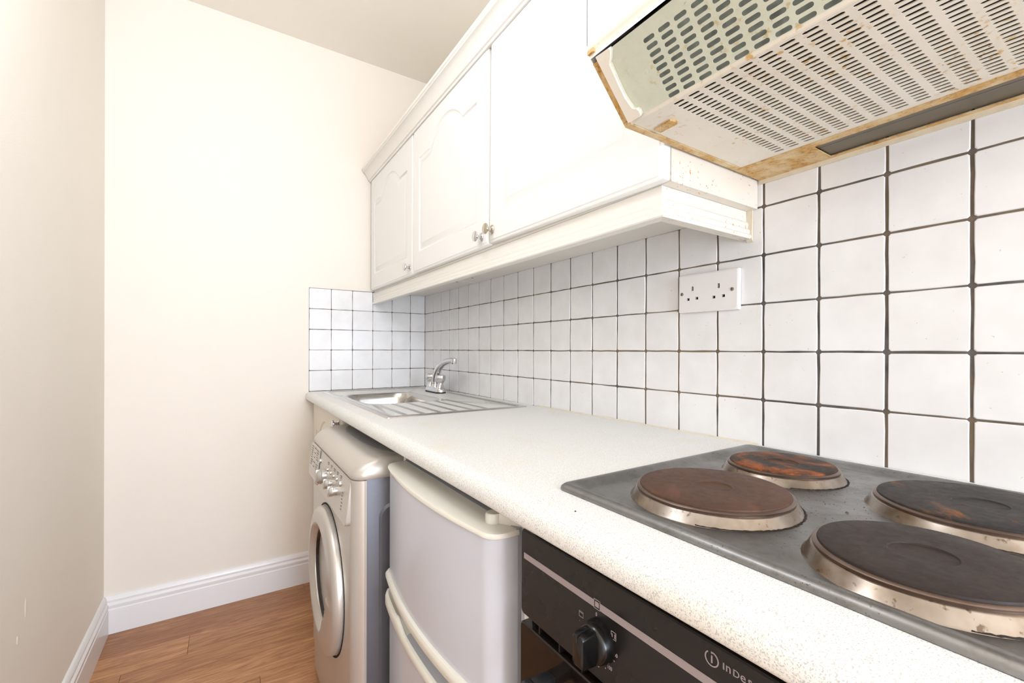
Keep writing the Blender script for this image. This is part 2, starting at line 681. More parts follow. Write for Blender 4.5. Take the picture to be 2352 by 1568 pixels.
cols = [0.0] + [-(0.1162 + k * P) for k in range(0, 25)]
zrow = [ZT + (r - 2) * PV for r in range(0, 8)]
seed = 100
for i in range(len(cols) - 1):
    for r in range(6):
        if r == 5 and i < 17:
            continue
        seed += 1
        # joints open up towards the cooker end
        put_tile(wall_right, 'R', cols[i + 1], cols[i], zrow[r], zrow[r + 1], 0.0022 + 0.0020 * (i / 21), 0.0018 + 0.0013 * (i / 21), seed)
bcols = [0.0] + [-(0.0847 + k * P) for k in range(0, 6)]
for i in range(6):
    for r in range(5):
        seed += 1
        put_tile(wall_back, 'B', bcols[i + 1], bcols[i], zrow[r], zrow[r + 1], 0.0018, 0.0017, seed)
part('grout', bx(0.0014, 0.010, cols[-1], 0.003, zrow[0] - 0.02, zrow[6]), M['grout'], wall_right)
part('grout', bx(bcols[-1] - 0.001, 0.0, -0.0006, 0.004, zrow[0] - 0.02, zrow[5] + 0.001), M['grout'], wall_back)
part('tile_edge_trim', bx(bcols[-1] - 0.0045, bcols[-1] - 0.001, -0.0015, 0.004, zrow[0] - 0.01, zrow[5] + 0.003), M['gloss'], wall_back)

# ------------------------------------------------------------------ worktop
TILT = -0.0039


def zt(y):
    return 0.9196 - 0.0039 * y


wt = thing('worktop', 'cream speckled laminate worktop with rounded front edge along the tiled wall', 'worktop', (-0.30, 0.0, 0.9196), tilt=TILT)
prof = [(-0.001, 0.0), (-0.585, 0.0)]
for i in range(1, 9):
    a = R(90 * i / 8)
    prof.append((-0.585 - 0.025 * math.sin(a), -0.025 + 0.025 * math.cos(a)))
for i in range(1, 6):
    a = R(90 * i / 5)
    prof.append((-0.602 - 0.008 * math.cos(a), -0.030 - 0.008 * math.sin(a)))
prof += [(-0.001, -0.038)]
# one slab with the cut-out for the sink bowl
HOLE = (-0.506, -0.186, -0.255, -0.708)
prof = [prof[0], (HOLE[1], 0.0), (HOLE[0], 0.0)] + prof[1:-1] + [(HOLE[0], -0.038), (HOLE[1], -0.038), prof[-1]]
m = MB()
NP = len(prof)
stations = [-0.0035, HOLE[2], HOLE[3], -2.75]
for yy in stations:
    m.v += [(x, yy, 0.9196 + z) for x, z in prof]
jb = NP - 3
for i in range(3):
    for j in range(NP):
        if i == 1 and j in (1, jb):
            continue
        k = (j + 1) % NP
        m.f.append((i * NP + j, i * NP + k, (i + 1) * NP + k, (i + 1) * NP + j))
m.f.append((NP + 1, 2 * NP + 1, 2 * NP + jb + 1, NP + jb + 1))
m.f.append((NP + 2, 2 * NP + 2, 2 * NP + jb, NP + jb))
m.f.append((NP + 1, NP + 2, NP + jb, NP + jb + 1))
m.f.append((2 * NP + 1, 2 * NP + 2, 2 * NP + jb, 2 * NP + jb + 1))
m.f.append(tuple(range(NP)))
m.f.append(tuple(range(3 * NP, 4 * NP)))
part('top_slab', m, M['laminate'], wt, smooth=30)
m = MB()
m.prism([(-0.001, 0.9196), (-0.0045, 0.9196), (-0.001, 0.9226)], 'Y', -1.06, -1.84)
part('sealant', m, M['caulk'], wt, label='yellowed sealant bead along the tiles')


# ------------------------------------------------------------------ wall cabinets
def panel_loop(w, z0, zs, R_, zc, ins, n=14):
    """cathedral panel outline; (u, z), u centred"""
    hw = w / 2 - ins
    s = zs - ins
    rr = R_ - ins
    a = math.sqrt(max(rr * rr - (s - zc) ** 2, 1e-6))
    pts = [(-hw, z0 + ins), (hw, z0 + ins), (hw, s), (a, s)]
    t0 = math.atan2(s - zc, a)
    t1 = PI - t0
    for i in range(1, n):
        t = t0 + (t1 - t0) * i / n
        pts.append((rr * math.cos(t), zc + rr * math.sin(t)))
    pts += [(-a, s), (-hw, s)]
    return pts


def door_mesh(w, h, arch=True, pin=0.066, pbot=0.078, shoulder=None, th=0.019, edge=0.008):
    """front faces -x, back at x = 0; u = y centred, z from 0"""
    mb = MB()
    def rect(ins, d):
        return [(d, u, z) for u, z in rrect(-w / 2 + ins, w / 2 - ins, ins, h - ins, max(0.003, 0.006 - ins * 0.2), 2)]
    L = [rect(0, 0), rect(0, -th + 0.007), rect(0.0012, -th + 0.004), rect(0.004, -th + 0.0022), rect(0.0065, -th + 0.0022), rect(edge + 0.001, -th)]
    mb.loops(L, True, True, False)
    pw = w - 2 * pin
    zs = shoulder if shoulder else h - 0.128
    hw = 0.135 * pw / 0.465
    rise = 0.066
    R_ = (hw * hw + rise * rise) / (2 * rise)
    zc = zs + rise - R_
    def pl(ins, d):
        return [(d, u, z) for u, z in panel_loop(pw, pbot, zs, R_, zc, ins)]
    G = [pl(0, -th), pl(0.003, -th + 0.0035), pl(0.007, -th + 0.005), pl(0.012, -th + 0.0045), pl(0.018, -th + 0.0025), pl(0.024, -th + 0.002), pl(0.027, -th + 0.0005), pl(0.031, -th)]
    mb.loops(G, True, False, False)
    # face between edge loop and panel, and the raised field
    bm = bmesh.new()
    def addloop(lp):
        vv = [bm.verts.new(p) for p in lp]
        return [bm.edges.new((vv[i], vv[(i + 1) % len(vv)])) for i in range(len(vv))]
    es = addloop(L[-1]) + addloop(G[0])
    bmesh.ops.triangle_fill(bm, use_beauty=True, use_dissolve=False, edges=es)
    mb.bm(bm)
    bm = bmesh.new()
    es = addloop(G[-1])
    bmesh.ops.triangle_fill(bm, use_beauty=True, use_dissolve=False, edges=es)
    mb.bm(bm)
    return mb


def shift(mb, dx, dy, dz):
    mb.v = [(p[0] + dx, p[1] + dy, p[2] + dz) for p in mb.v]
    return mb


def knob(parent, x, y, z, mat):
    m = MB()
    m.lathe([(0.0135, 0.0), (0.0135, -0.002), (0.011, -0.004), (0.006, -0.007), (0.005, -0.014), (0.006, -0.017), (0.013, -0.019), (0.0155, -0.0215), (0.0150, -0.0245), (0.011, -0.0265), (0.004, -0.0275)], (x, y, z), 'X', 24)
    return part('knob', m, mat, parent, origin=(x, y, z), label='round metal knob on a flared stem')


DW, DH = 0.597, 0.572
ZB = 1.4285
XF = -0.283          # carcass front; doors in front of it


def wall_cabinet(label, y0, y1, ndoors, end_mat, knobs, sag):
    t = thing('wall_cabinet', label, 'cabinet', (-0.14, (y0 + y1) / 2, 1.421))
    m = MB()
    m.box(XF, -0.001, y1, y1 + 0.016, 1.421, 2.0)
    part('end_panel', m, end_mat, t, 0)
    m = MB()
    m.box(XF, -0.001, y0 - 0.016, y0, 1.421, 2.0)
    m.box(XF, -0.001, y1 + 0.016, y0 - 0.016, 1.421, 1.437)
    m.box(XF, -0.001, y1 + 0.016, y0 - 0.016, 1.984, 2.0)
    m.box(-0.009, -0.001, y1 + 0.016, y0 - 0.016, 1.437, 1.984)
    part('carcass', m, M['cab_in'], t, 0)
    w = (y0 - y1) / ndoors
    for i in range(ndoors):
        yc = y0 - w * (i + 0.5)
        dm = shift(door_mesh(w - 0.003, DH), XF - 0.001, yc, ZB)
        d = part('door', dm, M['cab'], t, 30, origin=(XF - 0.001, yc, ZB))
        if sag[i]:
            d.rotation_euler = (sag[i], 0, 0)
            d.location.z += sag[i] * -0.0 - abs(sag[i]) * w * 0.35
        ky, kz, km = knobs[i]
        knob(d, XF - 0.001 - 0.019, ky, kz, M[km])
    return t


wall_cabinet('white single wall cabinet in the far corner by the back wall, one arched panel door', -0.012, -0.622, 1, M['cab'], [(-0.588, 1.4605, 'chrome')], [0])
wall_cabinet('white double wall cabinet beside the cooker hood, two arched panel doors', -0.624, -1.8385, 2, M['cab_end'], [(-1.193, 1.456, 'chrome'), (-1.253, 1.461, 'brassy')], [0, 0.014])

# cornice with a return at the hood end
CP = [(0.0, 1.993), (0.004, 1.993), (0.005, 2.000), (0.010, 2.002), (0.013, 2.008), (0.018, 2.019), (0.025, 2.030), (0.034, 2.037), (0.038, 2.038), (0.038, 2.043), (0.042, 2.046), (0.043, 2.053), (0.040, 2.058), (0.034, 2.060), (-0.020, 2.060), (-0.020, 1.9995)]
m = MB()
m.loops([[(-0.304 - d, -0.004, z) for d, z in CP], [(-0.304 - d, -1.842 - d, z) for d, z in CP], [(-0.01, -1.842 - d, z) for d, z in CP]])
tag(part('cornice', m, M['cab_cream'], smooth=28), 'white moulded cornice running along the top of the wall cabinets', 'cornice')
# screw holes in the underside
dbl = bpy.data.objects['wall_cabinet']
for hx, hy in ((-0.085, -0.580), (-0.081, -0.7163)):
    m = MB()
    m.lathe([(0.004, 0.0), (0.004, -0.0006)], (hx, hy, 1.421), 'Z', 10)
    part('screw_hole', m, M['dark'], bpy.data.objects['wall_cabinet' if hy > -0.62 else 'wall_cabinet.001'], 0)
PP = [(-0.012, 1.4205), (0.0, 1.4205), (0.0, 1.399), (0.002, 1.397), (0.004, 1.3945), (0.0045, 1.389), (0.003, 1.3845), (0.0045, 1.382), (0.0075, 1.3795), (0.0080, 1.3745), (0.0070, 1.3715), (0.0095, 1.3700), (0.0115, 1.3670), (0.0115, 1.3630), (0.0095, 1.3605), (-0.012, 1.3605)]
m = MB()
xb = -0.281
m.loops([[(xb - d, -0.004, z) for d, z in PP], [(xb - d, -1.817 - d, z) for d, z in PP]])
pel = thing('light_pelmet', 'white reeded light pelmet under the wall cabinets with a short return to the tiles', 'pelmet', (xb, -0.9, 1.36))
part('front_moulding', m, M['cab_cream'], pel, 28)
m = MB()
m.loops([[(xb - d, -1.817 - d, z) for d, z in PP], [(-0.005, -1.817 - d, z) for d, z in PP]])
part('end_return', m, M['cab_end'], pel, 28, label='grease flecked return moulding')
m = MB()
m.prism([(-0.0065, 1.361), (-0.001, 1.354), (-0.0005, 1.424), (-0.004, 1.424)], 'Y', -1.817, -1.8295)
part('sealant', m, M['caulk'], pel)

# ------------------------------------------------------------------ cooker hood
HY0, HY1 = -1.8445, -2.4445
HB = (-0.405, 1.478)
HC = (-0.487, 1.567)
HL = math.hypot(HC[0] - HB[0], HC[1] - HB[1])
hood = thing('cooker_hood', 'white rust-stained cooker hood with slotted grille fixed above the hob', 'cooker hood', (-0.20, (HY0 + HY1) / 2, 1.478))
HT = 1.70


def hs(u, off=0.0):
    """point on the slope: u metres up from the fold, off metres outwards"""
    tx, tz = (HC[0] - HB[0]) / HL, (HC[1] - HB[1]) / HL
    return (HB[0] + tx * u - tz * off, HB[1] + tz * u + tx * off)


# shell: sides, top, front, return lip
m = MB()
side = [(-0.001, 1.480), (HB[0], 1.480), (HC[0], HC[1]), (HC[0], HT), (-0.001, HT)]
m.prism(side, 'Y', HY0, HY0 - 0.0012)
m.prism(side, 'Y', HY1, HY1 + 0.0012)
m.box(HC[0], -0.001, HY1, HY0, HT, HT + 0.0015)
part('shell_side', m, M['hood_front'], hood, 0)
m = MB()
m.prism([(HC[0], HT), (HC[0], 1.5760), (HC[0] + 0.0015, 1.5760), (HC[0] + 0.0015, HT)], 'Y', HY0, HY1)
part('front_panel', m, M['hood_front'], hood, 40)
m = MB()
lo, li = hs(0.1105, 0.0045), hs(0.1105, 0.0030)
m.prism([(HC[0], 1.5762), (HC[0] + 0.0003, 1.5725), (HC[0] + 0.0016, 1.5685), (HC[0] + 0.0040, 1.5648), lo, li, (HC[0] + 0.0055, 1.5662), (HC[0] + 0.0032, 1.5695), (HC[0] + 0.0018, 1.5762)], 'Y', HY0, HY1)
part('lower_lip', m, M['hood'], hood, 50, label='spotted rounded lip of the front panel')
m = MB()
m.box(HC[0] + 0.0002, HC[0] + 0.010, HY0 - 0.0005, HY0 - 0.013, 1.5625, 1.5680)
part('corner_rust', m, M['rust'], hood, 0, label='rusted corner of the front panel')
# rusty side strips (bent up edge of the shell) and rear strip
m = MB()
q0, q1 = HB, HC
for (ya, yb) in ((HY0, HY0 - 0.0125), (HY1 + 0.0125, HY1)):
    m = MB()
    m.prism([(-0.097, 1.478), (HB[0], 1.478), (hs(0.103)[0], hs(0.103)[1]), hs(0.103, -0.0015), (HB[0] + 0.0012, 1.4797), (-0.097, 1.4797)], 'Y', ya, yb)
    part('edge_strip', m, M['rust'], hood, 0, label='rust stained edge strip')
m = MB()
m.box(-0.097, -0.079, HY1, HY0, 1.478, 1.4797)
m.box(-0.079, -0.0125, -1.9765, HY0, 1.478, 1.4797)
m.box(-0.0125, -0.001, HY1, HY0, 1.478, 1.4797)
part('rear_strip', m, M['rust'], hood, 0, label='rust stained rear strip')
m = MB()
m.box(-0.0795, -0.0120, HY1, -1.9765, 1.4815, 1.486)
m.box(-0.060, -0.058, HY1, -1.9765, 1.4812, 1.4815)
part('recess_panel', m, M['hoodrecess'], hood, 0, label='brown grey panel standing in for a shaded recess')
part('filter_box', bx(-0.400, -0.100, HY1 + 0.004, HY0 - 0.014, 1.502, 1.68), M['hoodinside'], hood, 0, label='dark brown filter behind the grille')
m = MB()
m.loops([[(x, HY0 - 0.014, z) for x, z in (hs(0.004, -0.022), hs(0.108, -0.022), (-0.402, 1.62), (-0.402, 1.50))], [(x, HY1 + 0.014, z) for x, z in (hs(0.004, -0.022), hs(0.108, -0.022), (-0.402, 1.62), (-0.402, 1.50))]])
part('lamp_chamber', m, M['hoodinside'], hood, 0)


def slot_plate(mb, fn, ulist, ystart, ylen, ypitch, ncol, slot, u0, u1, ya, yb, n=3, thick=0.0012):
    """perforated sheet as real geometry. fn(u, y, d) -> xyz ; slots run along y.
    ulist: slot centre positions along u ; slot: slot width"""
    us = sorted(ulist)
    ub = [u0] + [(us[i] + us[i + 1]) / 2 for i in range(len(us) - 1)] + [u1]
    ub[0], ub[-1] = us[0] - (us[1] - us[0]) / 2, us[-1] + (us[1] - us[0]) / 2
    ys = [ystart - k * ypitch for k in range(ncol)]
    gap = (ypitch - ylen) / 2
    ybnd = [ystart + gap - k * ypitch for k in range(ncol + 1)]
    def quad(a, b, c, d):
        mb.add([fn(a, c, 0), fn(b, c, 0), fn(b, d, 0), fn(a, d, 0)], [(0, 1, 2, 3)])
    if ub[0] - u0 > 1e-6:
        quad(u0, ub[0], ya, yb)
    if u1 - ub[-1] > 1e-6:
        quad(ub[-1], u1, ya, yb)
    quad(ub[0], ub[-1], ya, ybnd[0])
    if ybnd[-1] > yb:
        quad(ub[0], ub[-1], ybnd[-1], yb)
    h = slot / 2
    for k in range(ncol):
        c0, c1 = ybnd[k], ybnd[k + 1]
        s0, s1 = ys[k], ys[k] - ylen
        for i, u in enumerate(us):
            a, b = ub[i], ub[i + 1]
            inner = []
            for j in range(n + 1):
                t = PI * j / n
                inner.append((u + h * math.cos(t), s0 - h + h * math.sin(t)))
            for j in range(n + 1):
                t = PI * j / n
                inner.append((u - h * math.cos(t), s1 + h - h * math.sin(t)))
            N = len(inner)
            outer = [(b, c0), (a, c0), (a, c1), (b, c1)]
            base = len(mb.v)
            for p in inner:
                mb.v.append(tuple(fn(p[0], p[1], 0)))
            for p in inner:
                mb.v.append(tuple(fn(p[0], p[1], thick)))
            for p in outer:
                mb.v.append(tuple(fn(p[0], p[1], 0)))
            O = base + 2 * N
            for j in range(N):
                kx = (j + 1) % N
                mb.f.append((base + j, base + kx, base + N + kx, base + N + j))
            mb.f.append((O, O + 1) + tuple(base + j for j in range(n, -1, -1)))
            mb.f.append((O + 1, O + 2, base + n + 1, base + n))
            mb.f.append((O + 2, O + 3) + tuple(base + j for j in range(2 * n + 1, n, -1)))
            mb.f.append((O + 3, O, base, base + 2 * n + 1))


m = MB()
ul = [-0.3936 + 0.01040 * i for i in range(28)]
slot_plate(m, lambda u, y_, d: (u, y_, 1.4795 + d), ul, -1.9262, 0.0177, 0.0242, 20, 0.0050, HB[0] + 0.004, -0.0975, HY0 - 0.013, HY1 + 0.013)
gp = part('grille_panel', m, M['hood'], hood, 30, label='white slotted grille panel with amber grease spots')
m = MB()
ul = [0.0085 + 0.00973 * i for i in range(9)]


def slope_pt(u, y_, d):
    x, z = hs(u, -d)
    return (x, y_, z)


slot_plate(m, slope_pt, ul, -1.930, 0.0185, 0.0242, 20, 0.0056, -0.001, 0.106, HY0 - 0.0125, HY1 + 0.0125, n=4)
part('slope_grille', m, M['hood'], hood, 30, label='sloping slotted light grille behind the tinted visor')
# fold between the two grilles
m = MB()
m.loops([[(HB[0] + 0.0045, yy, 1.4790), (HB[0] + 0.001, yy, 1.4785), (hs(0.0005, 0.0006)[0], yy, hs(0.0005, 0.0006)[1]), (hs(0.0045, 0.0003)[0], yy, hs(0.0045, 0.0003)[1]), (hs(0.0045, -0.001)[0], yy, hs(0.0045, -0.001)[1]), (HB[0] + 0.0045, yy, 1.4800)] for yy in (HY0 - 0.013, HY1 + 0.013)])
part('fold', m, M['hood'], hood, 60)
# tinted visor and its end bracket
m = MB()
m.loops([[(hs(u, d)[0], yy, hs(u, d)[1]) for u, d in ((0.006, 0.004), (0.106, 0.004), (0.106, 0.006), (0.006, 0.006))] for yy in (HY0 - 0.030, HY1 + 0.03)])
part('visor', m, M['visor'], hood, 0, label='pale green tinted plastic visor')
br = [(0.1085, -1.8605), (0.1075, -1.885), (0.104, -1.8868), (0.099, -1.8835), (0.0945, -1.8800), (0.090, -1.8755), (0.060, -1.8737), (0.039, -1.8734), (0.0285, -1.8752), (0.0214, -1.8766), (0.0190, -1.8790), (0.0176, -1.8824), (0.0130, -1.8850), (0.0071, -1.8846), (0.0050, -1.8820), (0.0052, -1.8600)]
m = MB()
m.loops([[(hs(u, d)[0], yy, hs(u, d)[1]) for u, yy in br] for d in (0.0005, 0.0078, 0.0090)])
part('visor_bracket', m, M['hood'], hood, 20, label='white end bracket of the visor')
m = MB()
m.loops([[(hs(u, d)[0], HY0 + HY1 - yy, hs(u, d)[1]) for u, yy in br] for d in (0.0005, 0.0078, 0.0090)])
part('visor_bracket', m, M['hood'], hood, 20)
# sliding catch
m = MB()
m.loops([[(x, y_, z) for x, y_ in ((-0.363, -1.866), (-0.3655, -1.8985), (-0.357, -1.9015), (-0.3475, -1.8995), (-0.3465, -1.866))] for z in (1.4795, 1.4765)])
part('catch', m, M['rust'], hood, 0, label='rusty sliding catch')
m = MB()
m.box(-0.004, -0.001, HY1, HY0, 1.4700, 1.478)
part('sealant', m, M['caulk'], hood, 0)

# ------------------------------------------------------------------ socket
SY = (-1.6536, -1.8038)
sock = thing('double_socket', 'white double power socket plate on the tiles below the wall cabinet', 'socket', (-0.005, -1.7287, 1.2585))
sk_tilt = 0.0085


def sock_holes():
    """openings: (yc, zc, w, h) relative to plate centre; +y is the left side in the photograph"""
    H = []
    for cx in (0.0375, -0.0285):
        H.append((cx, 0.011, 0.0058, 0.0105))
        H.append((cx + 0.0115, -0.0135, 0.0082, 0.0062))
        H.append((cx - 0.0115, -0.0125, 0.0082, 0.0062))
    return H


y0s, y1s, z0s, z1s = -1.8038, -1.6536, 1.2135, 1.3040
yc, zc = (y0s + y1s) / 2, (z0s + z1s) / 2
bm = bmesh.new()
def fl(pts):
    vv = [bm.verts.new(p) for p in pts]
    return [bm.edges.new((vv[i], vv[(i + 1) % len(vv)])) for i in range(len(vv))]
outer = rrect(y0s, y1s, z0s, z1s, 0.003, 3)
inner = rrect(y0s + 0.004, y1s - 0.004, z0s + 0.004, z1s - 0.004, 0.003, 3)
es = fl([(-0.0105, a, b) for a, b in inner])
hol = []
for (u, v, w, h) in sock_holes():
    pts = [(yc + u - w / 2, zc + v - h / 2), (yc + u + w / 2, zc + v - h / 2), (yc + u + w / 2, zc + v + h / 2), (yc + u - w / 2, zc + v + h / 2)]
    hol.append(pts)
    es += fl([(-0.0105, a, b) for a, b in pts])
bmesh.ops.triangle_fill(bm, use_beauty=True, use_dissolve=False, edges=es)
m = MB()
m.bm(bm)
m.loops([[(-0.001, a, b) for a, b in outer], [(-0.0075, a, b) for a, b in outer], [(-0.0095, a * 0.99 + yc * 0.01, b * 0.985 + zc * 0.015) for a, b in outer], [(-0.0105, a, b) for a, b in inner]], True, True, False)
for pts in hol:
    m.loops([[(-0.0105, a, b) for a, b in pts], [(-0.0035, a, b) for a, b in pts]], True, False, False)
plate = part('face_plate', m, M['socket'], sock, 30)
for pts in hol:
    m = MB()
    m.add([(-0.004, a, b) for a, b in pts], [(0, 1, 2, 3)])
    part('pin_hole', m, M['dark'], sock, 0, label='dark pin hole')
for u in (0.0655, -0.0605):
    m = MB()
    m.lathe([(0.0040, -0.0100), (0.0040, -0.0112), (0.0030, -0.0118)], (0, yc + u, zc), 'X', 14)
    s_ = part('screw', m, M['screw'], sock)
    m = MB()
    m.box(-0.0122, -0.0117, yc + u - 0.0005, yc + u + 0.0005, zc - 0.0028, zc + 0.0028)
    part('screw_slot', m, M['dark'], s_, 0)
sock.rotation_euler = (0.008, 0, 0)

# ------------------------------------------------------------------ sink
SX0, SX1 = -0.543, -0.040
SY0, SY1 = -0.060, -1.060
ZS = 0.9196
sink = thing('inset_sink', 'stainless steel inset sink with one bowl and ribbed drainer in the worktop', 'sink', ((SX0 + SX1) / 2, (SY0 + SY1) / 2, zt((SY0 + SY1) / 2)), tilt=TILT)
zs = zt((SY0 + SY1) / 2)
# bowl opening loop and outer loop share point count via triangle_fill
bowl = dict(x0=-0.498, x1=-0.195, y0=-0.700, y1=-0.265)
rim_h = 0.0035
m = MB()
oo = lambda ins, z, r: [(a, b, zs + z) for a, b in rrect(SX0 + ins, SX1 - ins, SY1 + ins, SY0 - ins, r, 5)]
OL = [oo(0, 0.0002, 0.012), oo(0.0008, 0.0022, 0.012), oo(0.003, rim_h, 0.011), oo(0.020, rim_h, 0.009), oo(0.024, rim_h - 0.0035, 0.012)]
m.loops(OL, True, False, False)
bl = lambda ins, z, r, k=0.0: [(a, b, zs + z) for a, b in rrect(bowl['x0'] + ins, bowl['x1'] - ins, bowl['y0'] + ins + k, bowl['y1'] - ins, r, 7)]
BL = [bl(0, 0.0, 0.075), bl(0.003, -0.001, 0.073), bl(0.006, -0.005, 0.072), bl(0.010, -0.030, 0.070, 0.022), bl(0.014, -0.066, 0.065, 0.060), bl(0.020, -0.110, 0.062, 0.060), bl(0.030, -0.140, 0.06, 0.060), bl(0.060, -0.150, 0.05, 0.050)]
m.loops(BL, True, False, True)
bm = bmesh.new()
es = fl(OL[-1]) + fl(BL[0])
bmesh.ops.triangle_fill(bm, use_beauty=True, use_dissolve=False, edges=es)
m.bm(bm)
basin = part('basin', m, M['sink'], sink, 40)
# drainer ribs, running towards the bowl
for k in range(6):
    xr = -0.470 + 0.057 * k
    y_a, y_b = -0.712 - (0.0 if k < 4 else -0.02 * (k - 3)), -1.015
    m = MB()
    pts = []
    lps = []
    for yy, s_ in ((y_a, 0.15), (y_a - 0.02, 1), (y_b + 0.02, 1), (y_b, 0.15)):
        h = 0.0018 * s_
        lps.append([(xr - 0.010, yy, zs - 0.0002), (xr - 0.006, yy, zs + h * 0.7), (xr, yy, zs + h), (xr + 0.006, yy, zs + h * 0.7), (xr + 0.010, yy, zs - 0.0002)])
    m.loops(lps, True, True, True)
    part('drainer_rib', m, M['sink'], sink, 60)
m = MB()
m.lathe([(0.035, 0.0), (0.035, 0.003), (0.024, 0.003), (0.020, -0.004)], (-0.345, -0.45, zs - 0.150), 'Z', 24)
part('waste', m, M['chrome'], sink)
m = MB()
m.lathe([(0.013, 0.0), (0.013, -0.004), (0.008, -0.005)], (-0.255, -0.6815, zs - 0.033), 'Y', 20)
ov = part('overflow', m, M['chrome'], sink, label='small chrome overflow ring')
m = MB()
m.box(-0.262, -0.248, -0.6765, -0.6760, zs - 0.039, zs - 0.027)
part('overflow_hole', m, M['dark'], sink, 0)

# ------------------------------------------------------------------ mixer tap
TX = -0.092
TY = -0.362
tap = thing('mixer_tap', 'chrome two-knob mixer tap with curved spout standing behind the sink bowl', 'tap', (TX, TY, zt(TY) + 0.0035), tilt=TILT)
z0 = zt(TY) + 0.0005
m = MB()
def stad(ins, h, n=10, half=0.083, r=0.024):
    pts = []
    rr = r - ins
    for i in range(n + 1):
        a = PI * i / n
        pts.append((TX + rr * math.cos(a), TY + half - r + rr * math.sin(a), z0 + h))
    for i in range(n + 1):
        a = PI + PI * i / n
        pts.append((TX + rr * math.cos(a), TY - half + r + rr * math.sin(a), z0 + h))
    return pts
m.loops([stad(-0.001, 0.0), stad(-0.001, 0.005)], True, True, True)
part('gasket', m, M['dark'], tap, 40)
m = MB()
m.loops([stad(0, 0.004), stad(0, 0.016), stad(0.003, 0.022), stad(0.008, 0.026)], True, True, True)
m.lathe([(0.021, 0.020), (0.019, 0.030), (0.0165, 0.040), (0.0165, 0.042)], (TX, TY, z0), 'Z', 24)
for s_ in (1, -1):
    m.lathe([(0.0235, 0.010), (0.021, 0.020), (0.016, 0.030), (0.0125, 0.040), (0.0120, 0.047)], (TX, TY + s_ * 0.059, z0), 'Z', 24)
part('body', m, M['chrome'], tap, 50)
m = MB()
m.lathe([(0.0168, 0.0415), (0.0168, 0.0435)], (TX, TY, z0), 'Z', 24)
part('swivel_ring', m, M['dark'], tap, 50)
path, rad = [], []
for i in range(17):
    f = i / 16
    # rises from the body and swings over along the wall
    a = f * 1.0
    yv = TY - 0.208 * (a ** 1.75)
    zv = z0 + 0.043 + 0.112 * (1 - (1 - a) ** 2.0)
    if f < 0.12:
        yv = TY
    path.append((TX, yv, zv))
    rad.append(0.0185 - 0.0062 * f)
m = MB()
m.tube(path, rad, 16)
part('spout', m, M['chrome'], tap, 60)
m = MB()
ey, ez = path[-1][1], path[-1][2]
m.lathe([(0.0105, 0.010), (0.0130, 0.008), (0.0130, -0.010), (0.0110, -0.014), (0.008, -0.014)], (TX, ey + 0.002, ez - 0.002), 'Z', 20)
part('nozzle', m, M['chrome'], tap, 40)
for s_ in (1, -1):
    # faceted six-sided head
    m = MB()
    cy, cz = TY + s_ * 0.059, z0 + 0.046
    lps = []
    for r, h in ((0.0130, 0.0), (0.0165, 0.004), (0.0230, 0.014), (0.0245, 0.027), (0.0230, 0.036), (0.0185, 0.039)):
        lp = []
        for i in range(24):
            a = 2 * PI * i / 24
            k = 1 - 0.13 * (0.5 + 0.5 * math.cos(6 * a))
            lp.append((TX + r * k * math.cos(a), cy + r * k * math.sin(a), cz + h))
        lps.append(lp)
    m.loops(lps)
    part('tap_head', m, M['chrome'], tap, 25)

# ------------------------------------------------------------------ hob
HX0, HX1 = -0.540, -0.044
HYA, HYB = -1.842, -2.424
zh = zt((HYA + HYB) / 2)
hob = thing('electric_hob', 'stained stainless steel electric hob with four solid plates in the worktop', 'hob', ((HX0 + HX1) / 2, (HYA + HYB) / 2, zh), tilt=TILT)
PLATES = [(-0.404, -1.994, 0.0905, 'iron_brown', 'brown rust-filmed solid plate'), (-0.196, -1.980, 0.0735, 'iron_orange', 'orange rusted smaller solid plate at the back'),
          (-0.205, -2.2025, 0.0930, 'iron_black', 'blackened solid plate with orange rust patches'), (-0.428, -2.208, 0.0765, 'iron_dark', 'dark brown solid plate at the front')]
m = MB()
ho = lambda ins, z, r: [(a, b, zh + z) for a, b in rrect(HX0 + ins, HX1 - ins, HYB + ins, HYA - ins, r, 6)]
OL = [ho(0.0004, 0.0005, 0.012), ho(0, 0.002, 0.012), ho(0.001, 0.0055, 0.012), ho(0.004, 0.0084, 0.012), ho(0.010, 0.0090, 0.012), ho(0.014, 0.0082, 0.012), ho(0.019, 0.0058, 0.014), ho(0.024, 0.0022, 0.016), ho(0.027, 0.0016, 0.016)]
m.loops(OL, True, False, False)
bm = bmesh.new()
es = fl(OL[-1])
rings = []
for (px, py, pr, mt, lb) in PLATES:
    lp = [(px + (pr + 0.0125) * math.cos(2 * PI * i / 48), py + (pr + 0.0125) * math.sin(2 * PI * i / 48), zh + 0.0016) for i in range(48)]
    es += fl(lp)
    # pressed-up collar of the sheet
    cl = [[(px + r * math.cos(2 * PI * i / 48), py + r * math.sin(2 * PI * i / 48), zh + h) for i in range(48)] for r, h in ((pr + 0.0125, 0.0016), (pr + 0.0105, 0.0030), (pr + 0.0055, 0.0125), (pr + 0.004, 0.0137), (pr + 0.0005, 0.0137), (pr - 0.004, 0.012))]
    rings.append(cl)
bmesh.ops.triangle_fill(bm, use_beauty=True, use_dissolve=False, edges=es)
m.bm(bm)
part('steel_top', m, M['hob'], hob, 40)
random.seed(11)
